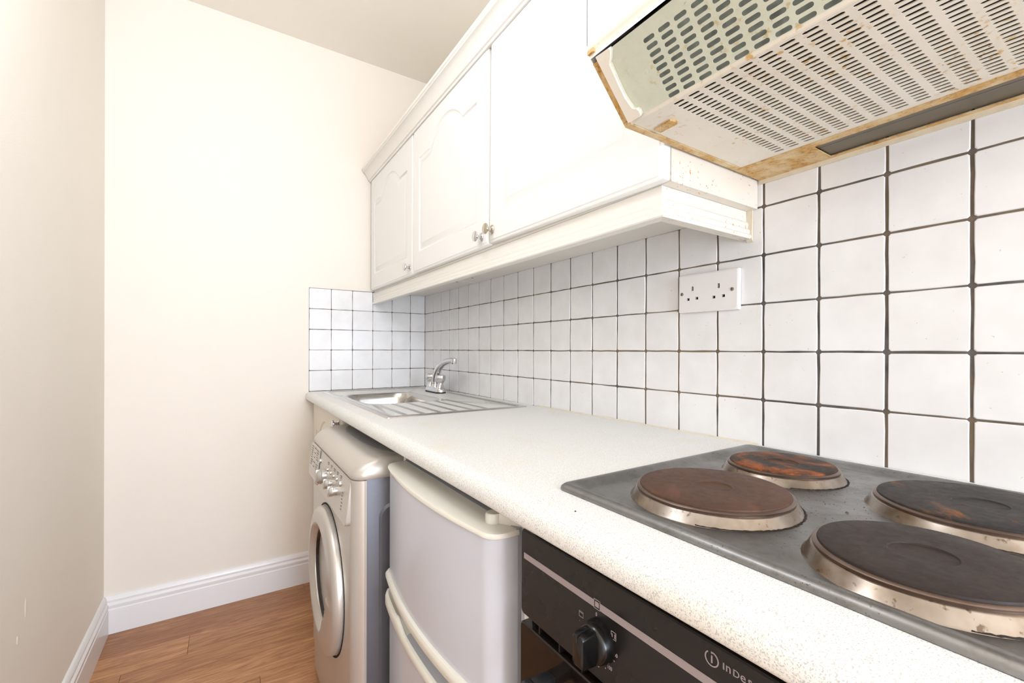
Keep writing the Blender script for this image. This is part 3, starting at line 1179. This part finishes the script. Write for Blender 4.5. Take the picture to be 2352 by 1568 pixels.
for (px, py, pr, mt, lb), cl in zip(PLATES, rings):
    m = MB()
    m.loops(cl, True, False, False)
    part('collar', m, M['ring'], hob, 40, origin=(px, py, zh), label='heat-tinted steel collar')
    m = MB()
    m.lathe([(pr + 0.0008, 0.011), (pr + 0.0032, 0.0135), (pr + 0.0036, 0.0165), (pr + 0.0020, 0.0180), (pr - 0.0005, 0.0182), (pr - 0.0010, 0.011)], (px, py, zh), 'Z', 64, False, False)
    pl_ = None
    m2 = MB()
    m2.lathe([(pr - 0.0010, 0.010), (pr - 0.0002, 0.0180), (pr - 0.0010, 0.0200), (pr - 0.0030, 0.0208), (pr * 0.6, 0.0206), (0.0240, 0.0204), (0.0232, 0.0192), (0.0222, 0.0188), (0.004, 0.0187)], (px, py, zh), 'Z', 64)
    pl_ = part('hot_plate', m2, M[mt], hob, 30, origin=(px, py, zh), label=lb)
    part('plate_rim', m, M['plate_rim'], pl_, 50)
    # burnt residue crusted along the foot of the collar
    m = MB()
    n = 90
    a0 = random.uniform(3.0, 4.2)
    lps = []
    for i in range(n + 1):
        a = a0 + 2.6 * i / n
        rr = pr + 0.0118
        w = random.uniform(0.0004, 0.0022) * math.sin(PI * i / n)
        hgt = random.uniform(0.0002, 0.0010)
        c_, s_ = math.cos(a), math.sin(a)
        lps.append([(px + (rr - w) * c_, py + (rr - w) * s_, zh + 0.0024), (px + rr * c_, py + rr * s_, zh + 0.0026 + hgt), (px + (rr + w) * c_, py + (rr + w) * s_, zh + 0.0016)])
    m.loops(lps, False, False, False)
    part('residue', m, M['burnt'], hob, 0, origin=(px, py, zh), label='black burnt-on residue')

# crumbs scattered on hob and worktop
random.seed(23)
m = MB()
def crumb(x, y_, z, r):
    pts = []
    for s_ in ((1, 0, 0), (-1, 0, 0), (0, 1, 0), (0, -1, 0), (0, 0, 1), (0, 0, -0.3)):
        k = r * random.uniform(0.6, 1.2)
        pts.append((x + s_[0] * k, y_ + s_[1] * k, z + s_[2] * k * 0.6))
    m.add(pts, [(0, 2, 4), (2, 1, 4), (1, 3, 4), (3, 0, 4), (2, 0, 5), (1, 2, 5), (3, 1, 5), (0, 3, 5)])
for i in range(230):
    x, y_ = random.gauss(-0.275, 0.05), random.gauss(-2.06, 0.06)
    if any((x - p[0]) ** 2 + (y_ - p[1]) ** 2 < (p[2] + 0.013) ** 2 for p in PLATES):
        continue
    crumb(x, y_, zt(y_) + 0.0018, random.uniform(0.0003, 0.0009))
for i in range(120):
    p = PLATES[1]
    a = random.uniform(0, 2 * PI)
    d = p[2] + 0.013 + abs(random.gauss(0, 0.008))
    x, y_ = p[0] + d * math.cos(a), p[1] + d * math.sin(a)
    if x > -0.068 or y_ > -1.868:
        continue
    crumb(x, y_, zt(y_) + 0.0018, random.uniform(0.0003, 0.0010))
crumb(-0.578, -1.925, zt(-1.925) + 0.0004, 0.0018)
crumb(-0.571, -1.870, zt(-1.87) + 0.0003, 0.0009)
crumb(-0.310, -2.110, zt(-2.1) + 0.0024, 0.0022)
cr = part('crumbs', m, M['crumb'], None, 0)
tag(cr, 'dark burnt crumbs scattered on the steel hob between the plates', 'crumbs')
cr['kind'] = 'stuff'

# ------------------------------------------------------------------ base units under the worktop
sb = thing('sink_base_cabinet', 'cream base cabinet under the sink in the corner behind the washing machine', 'cabinet', (-0.30, -0.315, 0.0))
m = MB()
m.box(-0.556, -0.02, -0.020, -0.004, 0.0, 0.878)
m.box(-0.556, -0.02, -0.6205, -0.6045, 0.0, 0.878)
m.box(-0.556, -0.02, -0.6045, -0.020, 0.15, 0.166)
m.box(-0.03, -0.02, -0.6045, -0.020, 0.166, 0.70)
part('carcass', m, M['cab_in'], sb, 0)
dm = shift(door_mesh(0.612, 0.715, shoulder=0.59), -0.557, -0.313, 0.158)
d = part('door', dm, M['lowcab'], sb, 30, origin=(-0.557, -0.313, 0.158))
knob(d, -0.576, -0.585, 0.845, M['chrome'])
part('plinth', bx(-0.53, -0.514, -0.6205, -0.004, 0.0, 0.150), M['lowcab'], sb, 0)

pn = part('support_panel', bx(-0.550, -0.02, -1.2440, -1.2275, 0.0, 0.8830), M['cab_in'], None, 0, origin=(-0.29, -1.2385, 0))
tag(pn, 'narrow cream end panel standing between the washing machine and the fridge freezer', 'panel')

# ------------------------------------------------------------------ washing machine
WY0, WY1 = -0.632, -1.223
WX = -0.676
wm = thing('washing_machine', 'silver front-loading washing machine with round porthole door', 'washing machine', (-0.38, (WY0 + WY1) / 2, 0.0))
# casing behind the bezel, with a pressed panel on the side facing the fridge
m = MB()
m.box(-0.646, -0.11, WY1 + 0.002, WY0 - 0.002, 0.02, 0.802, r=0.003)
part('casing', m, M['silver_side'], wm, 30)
m = MB()
sp = rrect(-0.612, -0.15, 0.08, 0.735, 0.035, 6)
sp2 = rrect(-0.606, -0.156, 0.086, 0.729, 0.030, 6)
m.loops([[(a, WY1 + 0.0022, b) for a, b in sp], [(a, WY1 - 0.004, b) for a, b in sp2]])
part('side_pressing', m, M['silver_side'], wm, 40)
# bezel: rounded front corners
def bez(xf, ins=0.0):
    r = 0.034
    pts = [(-0.648, WY0 - ins)]
    for i in range(7):
        a = R(90 * i / 6)
        pts.append((xf + r - r * math.sin(a), WY0 - r - ins + r * math.cos(a)))
    for i in range(7):
        a = R(90 * i / 6)
        pts.append((xf + r - r * math.cos(a), WY1 + r + ins - r * math.sin(a)))
    pts.append((-0.648, WY1 + ins))
    return pts
m = MB()
m.loops([[(a, b, z) for a, b in bez(WX)] for z in (0.120, 0.800)])
part('front_panel', m, M['silver'], wm, 40)
m = MB()
m.loops([[(a, b, z) for a, b in bez(WX + 0.004)] for z in (0.02, 0.117)])
part('kick_panel', m, M['silver'], wm, 40)
# lid: rounded front edge, with a bowed inset surface
m = MB()
lps = []
for xo, z, ins in ((-0.001, 0.801, 0.001), (-0.004, 0.806, -0.001), (-0.002, 0.815, -0.001), (0.006, 0.827, 0.0), (0.018, 0.838, 0.004), (0.034, 0.846, 0.009), (0.052, 0.850, 0.016)):
    pts = []
    for a, b in bez(WX + 0.004 + xo, ins):
        pts.append((a if a != -0.648 else -0.10, b, z))
    lps.append(pts)
m.loops(lps)
part('lid', m, M['silver'], wm, 50)
m = MB()
def bow(ins, z):
    pts = []
    n = 20
    ya, yb = WY0 - 0.018 - ins, WY1 + 0.030 + ins
    for i in range(n + 1):
        f = i / n
        s_ = 2 * f - 1
        pts.append((-0.600 + ins + 0.050 * s_ * s_ * s_ * s_ + 0.012 * s_ * s_, ya + (yb - ya) * f, z))
    pts += [(-0.105, yb, z), (-0.105, ya, z)]
    return pts
m.loops([bow(-0.003, 0.8496), bow(0.0, 0.8512), bow(0.003, 0.8515)])
part('lid_surface', m, M['lid_grey'], wm, 40)
# control panel, leaning forward at its foot
def cp(y_a, y_b, x_off, zlo, zhi, rb=0.012):
    lps = []
    for off in (0.020, -0.0015, -0.003):
        ins = 0.0 if off > -0.002 else 0.0015
        pts = []
        for (yy, zz) in rrect(y_b + ins, y_a - ins, zlo + ins, zhi - ins, rb, 4):
            f = (zz - 0.684) / 0.118
            x = -0.685 + 0.013 * f + x_off + (off if off > 0 else off)
            pts.append((x, yy, zz))
        lps.append(pts)
    m_ = MB()
    m_.loops(lps)
    return m_
part('control_panel', cp(-0.806, WY1 + 0.026, 0.0, 0.684, 0.7995), M['silver'], wm, 30)
part('detergent_drawer', cp(WY0 - 0.004, -0.803, -0.002, 0.690, 0.7995), M['silver'], wm, 30)
m = MB()
m.prism([(-0.684, 0.690), (-0.673, 0.7985), (-0.677, 0.7985), (-0.690, 0.690)], 'Y', -0.8028, -0.8062)
part('drawer_slot', m, M['silver_side'], wm, 0)


def cpx(z):
    return -0.688 + 0.013 * (z - 0.684) / 0.118


for (ky, kz, kr, kl) in ((-0.905, 0.742, 0.0225, 0.026), (-0.992, 0.742, 0.0145, 0.020), (-1.066, 0.741, 0.0145, 0.022)):
    m = MB()
    x = cpx(kz)
    m.lathe([(kr * 0.92, 0.002), (kr * 0.90, -kl * 0.45), (kr * 1.0, -kl * 0.48), (kr * 1.02, -kl * 0.55), (kr * 0.96, -kl * 0.62), (kr * 0.88, -kl * 0.85), (kr * 0.70, -kl * 0.98), (kr * 0.35, -kl * 1.02)], (x, ky, kz), 'X', 28)
    k_ = part('dial', m, M['silver_trim'], wm, 40, origin=(x, ky, kz))
    m = MB()
    m.box(x - kl * 1.10, x - kl * 0.5, ky - kr * 0.20, ky + kr * 0.20, kz - kr * 0.98, kz + kr * 0.98, r=kr * 0.15)
    part('dial_grip', m, M['silver_trim'], k_, 40)
for (by, bz, br_) in ((-0.815, 0.768, 0.0075), (-0.932, 0.767, 0.0055), (-0.976, 0.767, 0.0055), (-1.018, 0.768, 0.0055), (-1.058, 0.769, 0.0055), (-1.100, 0.768, 0.0085)):
    m = MB()
    x = cpx(bz)
    m.lathe([(br_ * 1.15, 0.001), (br_ * 1.15, -0.001), (br_, -0.001), (br_ * 0.95, -0.004), (br_ * 0.6, -0.005)], (x, by, bz), 'X', 18)
    part('button', m, M['silver_trim'], wm, 40, origin=(x, by, bz))
# printed legend: faint rows of dashes
m = MB()
random.seed(5)
def dash(ya, yb, z, h):
    x = cpx(z) - 0.0006
    if ya > -0.803:
        x -= 0.002
    xt = x + 0.013 * h / 0.118
    m.add([(x, ya, z), (x, yb, z), (xt, yb, z + h), (xt, ya, z + h)], [(0, 1, 2, 3)])
for r_ in range(9):
    z = 0.788 - r_ * 0.0075
    for ya in (-0.655, -0.705, -0.750):
        if random.random() < 0.85:
            dash(ya, ya - random.uniform(0.018, 0.034), z, 0.0022)
for i, by in enumerate((-0.932, -0.976, -1.018, -1.058, -1.100)):
    dash(by + 0.010, by - 0.012, 0.786, 0.0022)
    dash(by + 0.008, by - 0.008, 0.781, 0.002)
for i in range(6):
    dash(-1.128, -1.136 - random.uniform(0, 0.006), 0.752 - i * 0.0085, 0.0022)
pp = part('panel_print', m, M['print'], wm, 0)
pp['kind'] = 'stuff'
# porthole door
DC = (-0.928, 0.447)
n = 72


def circ(r, cy, cz, x, fn=None):
    out = []
    for i in range(n):
        a = 2 * PI * i / n
        rr = r if fn is None else fn(a, r)
        out.append((x, cy + rr * math.cos(a), cz + rr * math.sin(a)))
    return out


def opening(a, r):
    # +y is the hinge side (far); the grip bulges into the opening at the lower near side
    d = (math.degrees(a) + 360) % 360
    if 178 < d < 262:
        f = min(1, (d - 178) / 6) * min(1, (262 - d) / 26)
        return r * (1 - 0.24 * f)
    return r


OC = (DC[0] + 0.022, DC[1] - 0.004)
m = MB()
m.loops([circ(0.203, DC[0], DC[1], WX + 0.004), circ(0.205, DC[0], DC[1], WX - 0.010), circ(0.203, DC[0], DC[1], WX - 0.018), circ(0.197, DC[0], DC[1], WX - 0.024), circ(0.186, DC[0], DC[1], WX - 0.0275),
         circ(0.158, OC[0], OC[1], WX - 0.0275, opening), circ(0.156, OC[0], OC[1], WX - 0.0268, opening), circ(0.148, OC[0], OC[1], WX - 0.020, opening), circ(0.140, OC[0], OC[1], WX - 0.0125, opening), circ(0.139, OC[0], OC[1], WX + 0.004, opening)], True, False, False)
pd = part('porthole_door', m, M['silver'], wm, 40)
m = MB()
m.loops([circ(0.1395, OC[0], OC[1], WX - 0.009, opening), circ(0.136, OC[0], OC[1], WX - 0.004, opening), circ(0.130, OC[0], OC[1], WX + 0.012, opening), circ(0.122, OC[0], OC[1], WX + 0.020), circ(0.10, OC[0], OC[1], WX + 0.026), circ(0.05, OC[0], OC[1], WX + 0.032), circ(0.005, OC[0], OC[1], WX + 0.034)], True, False, True)
part('porthole_glass', m, M['porthole'], pd, 60)
m = MB()
m.loops([circ(0.206, DC[0], DC[1], WX - 0.001), circ(0.212, DC[0], DC[1], WX - 0.0012), circ(0.212, DC[0], DC[1], WX + 0.004), circ(0.206, DC[0], DC[1], WX + 0.004)], True, False, False)
part('door_seam', m, M['dark'], wm, 40)

# ------------------------------------------------------------------ fridge freezer
FY0, FY1 = -1.2525, -1.762
fr = thing('fridge_freezer', 'white under-counter fridge freezer with two bowed doors, between washing machine and oven', 'fridge', (-0.32, (FY0 + FY1) / 2, 0.0))
part('cabinet', bx(-0.545, -0.06, FY1 - 0.004, FY0, 0.02, 0.846, r=0.004), M['fridge'], fr, 30)


def fbow(ins=0.0, back=-0.552, sag=0.020, xe=-0.604, r=0.030):
    """plan outline of a door: bowed front, rounded corners"""
    ya, yb = FY0 - ins, FY1 + ins
    pts = [(back, ya)]
    k = 6
    xc = xe + ins
    for i in range(k + 1):
        a = R(90 * i / k)
        pts.append((xc + r - r * math.sin(a), ya - r + r * math.cos(a)))
    nn = 16
    for i in range(1, nn):
        f = i / nn
        s_ = 2 * f - 1
        pts.append((xc - sag * (1 - s_ * s_), ya - r + (yb - ya + 2 * r) * f))
    for i in range(k + 1):
        a = R(90 * i / k)
        pts.append((xc + r - r * math.cos(a), yb + r - r * math.sin(a)))
    pts.append((back, yb))
    return pts


m = MB()
m.loops([[(a, b, z) for a, b in fbow(0.0015)] for z in (0.585, 0.836)])
ud = part('upper_door', m, M['fridge'], fr, 40)
m = MB()
m.loops([[(a, b, z) for a, b in fbow(i)] for i, z in ((0.0, 0.8345), (-0.002, 0.836), (-0.0025, 0.840), (-0.001, 0.8435), (0.004, 0.845))])
part('top_cap', m, M['fridge_trim'], ud, 40)
m = MB()
m.loops([[(a, b, z) for a, b in fbow(i)] for i, z in ((0.000, 0.5865), (-0.004, 0.585), (-0.0065, 0.580), (-0.006, 0.572), (-0.003, 0.562), (0.004, 0.560))])
part('lower_trim', m, M['fridge_trim'], ud, 40)
m = MB()
m.loops([[(a, b, z) for a, b in fbow(0.0015)] for z in (0.06, 0.520)])
ld = part('lower_door', m, M['fridge'], fr, 40)
# grip ledge along the top of the lower door with two scooped recesses
fo = fbow(0.0)
idx = range(len(fo))
lps = []
sec = 40
# sample the front outline by y
front = [p for p in fo[1:-1]]
m = MB()
def fx(y_):
    s_ = (y_ - (FY0 + FY1) / 2) / ((FY0 - FY1) / 2)
    e_ = max(0.0, abs(s_) - 0.88) / 0.12
    return -0.604 - 0.020 * (1 - min(1, s_ * s_)) + 0.030 * (1 - math.sqrt(max(0, 1 - min(1, e_) ** 2)))
for i in range(sec + 1):
    y_ = FY0 + (FY1 - FY0) * i / sec
    y_ = min(FY0, max(FY1, y_))
    f = -(y_ - FY0)
    # recess depth along the door
    def hump(a, b, w):
        return max(0, min(1, (f - a) / w)) * max(0, min(1, (b - f) / w))
    d1 = hump(0.020, 0.135, 0.012) * 0.014
    d2 = hump(0.140, 0.47, 0.05) * 0.030
    dep = max(d1, d2)
    x = fx(y_)
    lps.append([(x + 0.040, y_, 0.505), (x - 0.002, y_, 0.508), (x - 0.0055, y_, 0.514), (x - 0.0055, y_, 0.536 - dep * 0.35), (x - 0.003, y_, 0.5405 - dep * 0.35), (x + 0.002, y_, 0.5425 - dep * 0.4),
                (x + 0.007, y_, 0.5420 - dep * 0.9), (x + 0.016, y_, 0.5420 - dep * 1.05), (x + 0.026, y_, 0.5425 - dep * 0.9), (x + 0.031, y_, 0.549), (x + 0.033, y_, 0.553), (x + 0.046, y_, 0.553)])
m.loops(lps, True, True, True)
part('grip_ledge', m, M['fridge_trim'], ld, 45)
m = MB()
m.box(-0.600, -0.5815, FY0 - 0.130, FY0 - 0.022, 0.5262, 0.5282, r=0.0008)
part('recess_floor', m, M['fridge_stain'], ld, 30, label='recess floor stained brown with spilt food')
# hinge tongue on the upper door
hp = []
for i in range(9):
    a = R(60 + 180 * i / 8)
    hp.append((-0.571 + 0.013 * math.cos(a + R(45)), -1.716 + 0.013 * math.sin(a + R(45))))
hp += [(-0.535, -1.778), (-0.500, -1.770), (-0.512, -1.706)]
m = MB()
cxh = sum(p[0] for p in hp) / len(hp)
cyh = sum(p[1] for p in hp) / len(hp)
m.loops([[(cxh + (a - cxh) * s_, cyh + (b - cyh) * s_, z) for a, b in hp] for s_, z in ((1.0, 0.8452), (1.0, 0.8570), (0.97, 0.8600), (0.90, 0.8612))])
part('hinge_cover', m, M['fridge_trim'], fr, 45, label='rounded ivory hinge cover')
m = MB()
m.box(-0.556, -0.546, FY1 + 0.002, FY1 + 0.016, 0.06, 0.842)
m.box(-0.556, -0.546, FY1, FY0, 0.836, 0.846)
part('gasket', m, M['gasket'], fr, 0)
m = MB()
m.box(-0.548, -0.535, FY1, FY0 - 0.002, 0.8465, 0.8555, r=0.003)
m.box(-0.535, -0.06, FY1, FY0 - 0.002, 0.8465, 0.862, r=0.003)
part('cabinet_lid', m, M['shadowboard'], fr, 40, label='lid edge coloured brown grey for the shade under the worktop')

# ------------------------------------------------------------------ built-in oven and its housing
oh = thing('oven_housing', 'white oven housing unit beside the fridge freezer', 'cabinet', (-0.30, -2.10, 0.0))
m = MB()
m.box(-0.560, -0.02, -1.808, -1.790, 0.0, 0.886)
part('side_panel', m, M['cab_in'], oh, 0)
m = MB()
m.box(-0.560, -0.02, -2.428, -2.410, 0.0, 0.886)
part('side_panel', m, M['cab_in'], oh, 0)
part('drawer_front', bx(-0.578, -0.561, -2.408, -1.810, 0.16, 0.262, r=0.003), M['cab'], oh, 30)
part('plinth', bx(-0.53, -0.515, -2.410, -1.808, 0.0, 0.150), M['cab'], oh, 0)

ov = thing('built_in_oven', 'black built-in electric oven with control panel below the hob', 'oven', (-0.33, -2.109, 0.28))
OY0, OY1 = -1.8115, -2.4065
part('body', bx(-0.561, -0.06, OY1 + 0.006, OY0 - 0.006, 0.275, 0.866), M['dark'], ov, 0)
part('gap_shade', bx(-0.561, -0.545, OY1 + 0.006, OY0 - 0.006, 0.866, 0.885), M['dark'], ov, 0)  # dark strip standing in for the shade in the gap above the oven
def slab(x0, x1, y_a, y_b, za, zb_, r):
    m_ = MB()
    m_.loops([[(x0, a, b) for a, b in rrect(y_b, y_a, za, zb_, r, 4)], [(x1 + 0.0015, a, b) for a, b in rrect(y_b, y_a, za, zb_, r, 4)], [(x1, a, b) for a, b in rrect(y_b + 0.0015, y_a - 0.0015, za + 0.0015, zb_ - 0.0015, r, 4)]])
    return m_
part('control_panel', slab(-0.563, -0.581, OY0, OY1, 0.7495, 0.8695, 0.006), M['black'], ov, 30)
m = MB()
m.box(-0.5814, -0.5808, -1.9606, -1.8195, 0.8295, 0.8378)
m.box(-0.5814, -0.5808, OY1 + 0.01, -1.9712, 0.8295, 0.8378)
part('stripe', m, M['mauve'], ov, 0, label='mauve grey stripe')
m = MB()
def sq(yc_, zc_, w, h, t_):
    x0_, x1_ = -0.5814, -0.5808
    m.box(x0_, x1_, yc_ - w / 2, yc_ + w / 2, zc_ + h / 2 - t_, zc_ + h / 2)
    m.box(x0_, x1_, yc_ - w / 2, yc_ + w / 2, zc_ - h / 2, zc_ - h / 2 + t_)
    m.box(x0_, x1_, yc_ - w / 2, yc_ - w / 2 + t_, zc_ - h / 2, zc_ + h / 2)
    m.box(x0_, x1_, yc_ + w / 2 - t_, yc_ + w / 2, zc_ - h / 2, zc_ + h / 2)
def icon():
    global m
    part('panel_icon', m, M['mauve'], ov, 0, label='mauve grey printed icon')
    m = MB()


sq(-1.9659, 0.8342, 0.0104, 0.0110, 0.0007)
m.box(-0.5814, -0.5808, -1.9690, -1.9628, 0.8312, 0.8372)
icon()
sq(-1.9395, 0.8100, 0.0075, 0.0068, 0.0005)
m.box(-0.5814, -0.5808, -1.9425, -1.9365, 0.8116, 0.8121)
icon()
sq(-1.9915, 0.8125, 0.0075, 0.0085, 0.0005)
m.box(-0.5814, -0.5808, -1.9900, -1.9890, 0.8100, 0.8140)
m.box(-0.5814, -0.5808, -1.9940, -1.9930, 0.8100, 0.8150)
icon()
for (dy, dz) in ((-1.9925, 0.7855), (-1.9795, 0.7700), (-1.9905, 0.7890)):
    m.box(-0.5814, -0.5808, dy - 0.0006, dy + 0.0006, dz - 0.0006, dz + 0.0006)
    part('dial_dot', m, M['mauve'], ov, 0)
    m = MB()


def text(body, y_, z_, size, mat, name, parent, x=-0.5812, sx=1.0):
    c = bpy.data.curves.new('tmp', 'FONT')
    c.body = body
    c.size = size
    c.extrude = 0.0002
    c.resolution_u = 3
    tmp = bpy.data.objects.new('tmp', c)
    COL.objects.link(tmp)
    bpy.context.view_layer.update()
    me = bpy.data.meshes.new_from_object(tmp.evaluated_get(bpy.context.evaluated_depsgraph_get()))
    bpy.data.objects.remove(tmp)
    # text x -> -y (reads left to right from the room), text y -> z, normal -> -x
    w0 = worldloc(parent)
    for v in me.vertices:
        u, h, d_ = v.co
        v.co = Vector((x - d_, y_ - u * sx, z_ + h)) - w0
    bm_ = bmesh.new()
    bm_.from_mesh(me)
    bmesh.ops.recalc_face_normals(bm_, faces=bm_.faces[:])
    bm_.to_mesh(me)
    bm_.free()
    me.materials.clear()
    me.materials.append(mat)
    o = bpy.data.objects.new(name, me)
    COL.objects.link(o)
    o.parent = parent
    return o


text('0', -1.9637, 0.8208, 0.0062, M['mauve'], 'dial_number', ov, sx=0.8)
text('60', -1.9925, 0.7912, 0.0062, M['mauve'], 'dial_number', ov, sx=0.8)
text('100', -1.9820, 0.7722, 0.0062, M['mauve'], 'dial_number', ov, sx=0.8)
text('140', -1.9625, 0.7645, 0.0062, M['mauve'], 'dial_number', ov, sx=0.8)
text('·', -1.9360, 0.7990, 0.0062, M['mauve'], 'dial_number', ov, sx=0.8)
# maker's lettering: ring emblem with an i, then the word in even-height letters
xh = 0.0058
yy = -2.1172
zb_ = 0.8530
for ch, size, stretch, adv in (('I', xh / 0.70, 1.35, 0.0030), ('n', xh / 0.53, 0.95, 0.0063), ('D', xh / 0.70, 1.0, 0.0064), ('e', xh / 0.53, 0.95, 0.0062), ('s', xh / 0.53, 0.95, 0.0055), ('ı', xh / 0.53, 1.1, 0.0030), ('t', xh / 0.70, 1.0, 0.0050)):
    text(ch, yy, zb_, size, M['mauve'], 'logo_letter', ov, sx=stretch)
    yy -= adv
m = MB()
lc = (-2.1077, 0.8557)
lps = []
for i in range(41):
    a = R(125) + R(360 - 45) * i / 40
    lps.append([(-0.5812 - dx, lc[0] - r * math.cos(a), lc[1] + r * math.sin(a)) for r, dx in ((0.0066, 0), (0.0055, 0), (0.0055, 0.0004), (0.0066, 0.0004))])
m.loops(lps, True, True, True)
m.box(-0.5816, -0.5808, lc[0] - 0.0006, lc[0] + 0.0006, lc[1] - 0.0036, lc[1] + 0.0030)
m.box(-0.5816, -0.5808, lc[0] - 0.0007, lc[0] + 0.0007, lc[1] + 0.0046, lc[1] + 0.0062)
part('logo_emblem', m, M['mauve'], ov, 0, label='ring emblem around a letter i')
# control knob
KC = (-1.9715, 0.7965)
m = MB()
m.lathe([(0.0230, 0.0), (0.0230, -0.004), (0.0215, -0.011), (0.0200, -0.015), (0.0185, -0.016)], (-0.581, KC[0], KC[1]), 'X', 40)
kb = part('control_knob', m, M['knobblack'], ov, 40, origin=(-0.581, KC[0], KC[1]))
m = MB()
lps = []
for x, hw, hh in ((-0.013, 0.0100, 0.0190), (-0.018, 0.0100, 0.0192), (-0.030, 0.0092, 0.0186), (-0.034, 0.0085, 0.0170), (-0.0355, 0.0070, 0.0145)):
    lps.append([(-0.581 + x, KC[0] + u, KC[1] + v) for u, v in rrect(-hw, hw, -hh, hh, min(hw, hh) * 0.45, 4)])
m.loops(lps)
part('knob_grip', m, M['knobblack'], kb, 35)
m = MB()
m.box(-0.6170, -0.5985, KC[0] - 0.0006, KC[0] + 0.0006, KC[1] + 0.0090, KC[1] + 0.0198)
part('knob_pointer', m, M['grain'], kb, 0)
# vent gap, door and handle
for k in range(13):
    yv = -1.8538 - k * 0.0425
    m = MB()
    m.box(-0.5795, -0.570, yv - 0.0012, yv + 0.0012, 0.736, 0.752)
    part('vent_bar', m, M['black'], ov, 0)
dr = part('oven_door', slab(-0.563, -0.582, OY0, OY1, 0.275, 0.7385, 0.005), M['blackglass'], ov, 30)
m = MB()
m.loops([[(a, y_, b) for a, b in rrect(-0.625, -0.607, 0.690, 0.706, 0.006, 4)] for y_ in (-1.874, -2.344)])
m.box(-0.612, -0.580, -1.892, -1.874, 0.691, 0.705, r=0.003)
m.box(-0.612, -0.580, -2.344, -2.326, 0.691, 0.705, r=0.003)
part('handle', m, M['grain'], dr, 40, label='grained black bar handle')
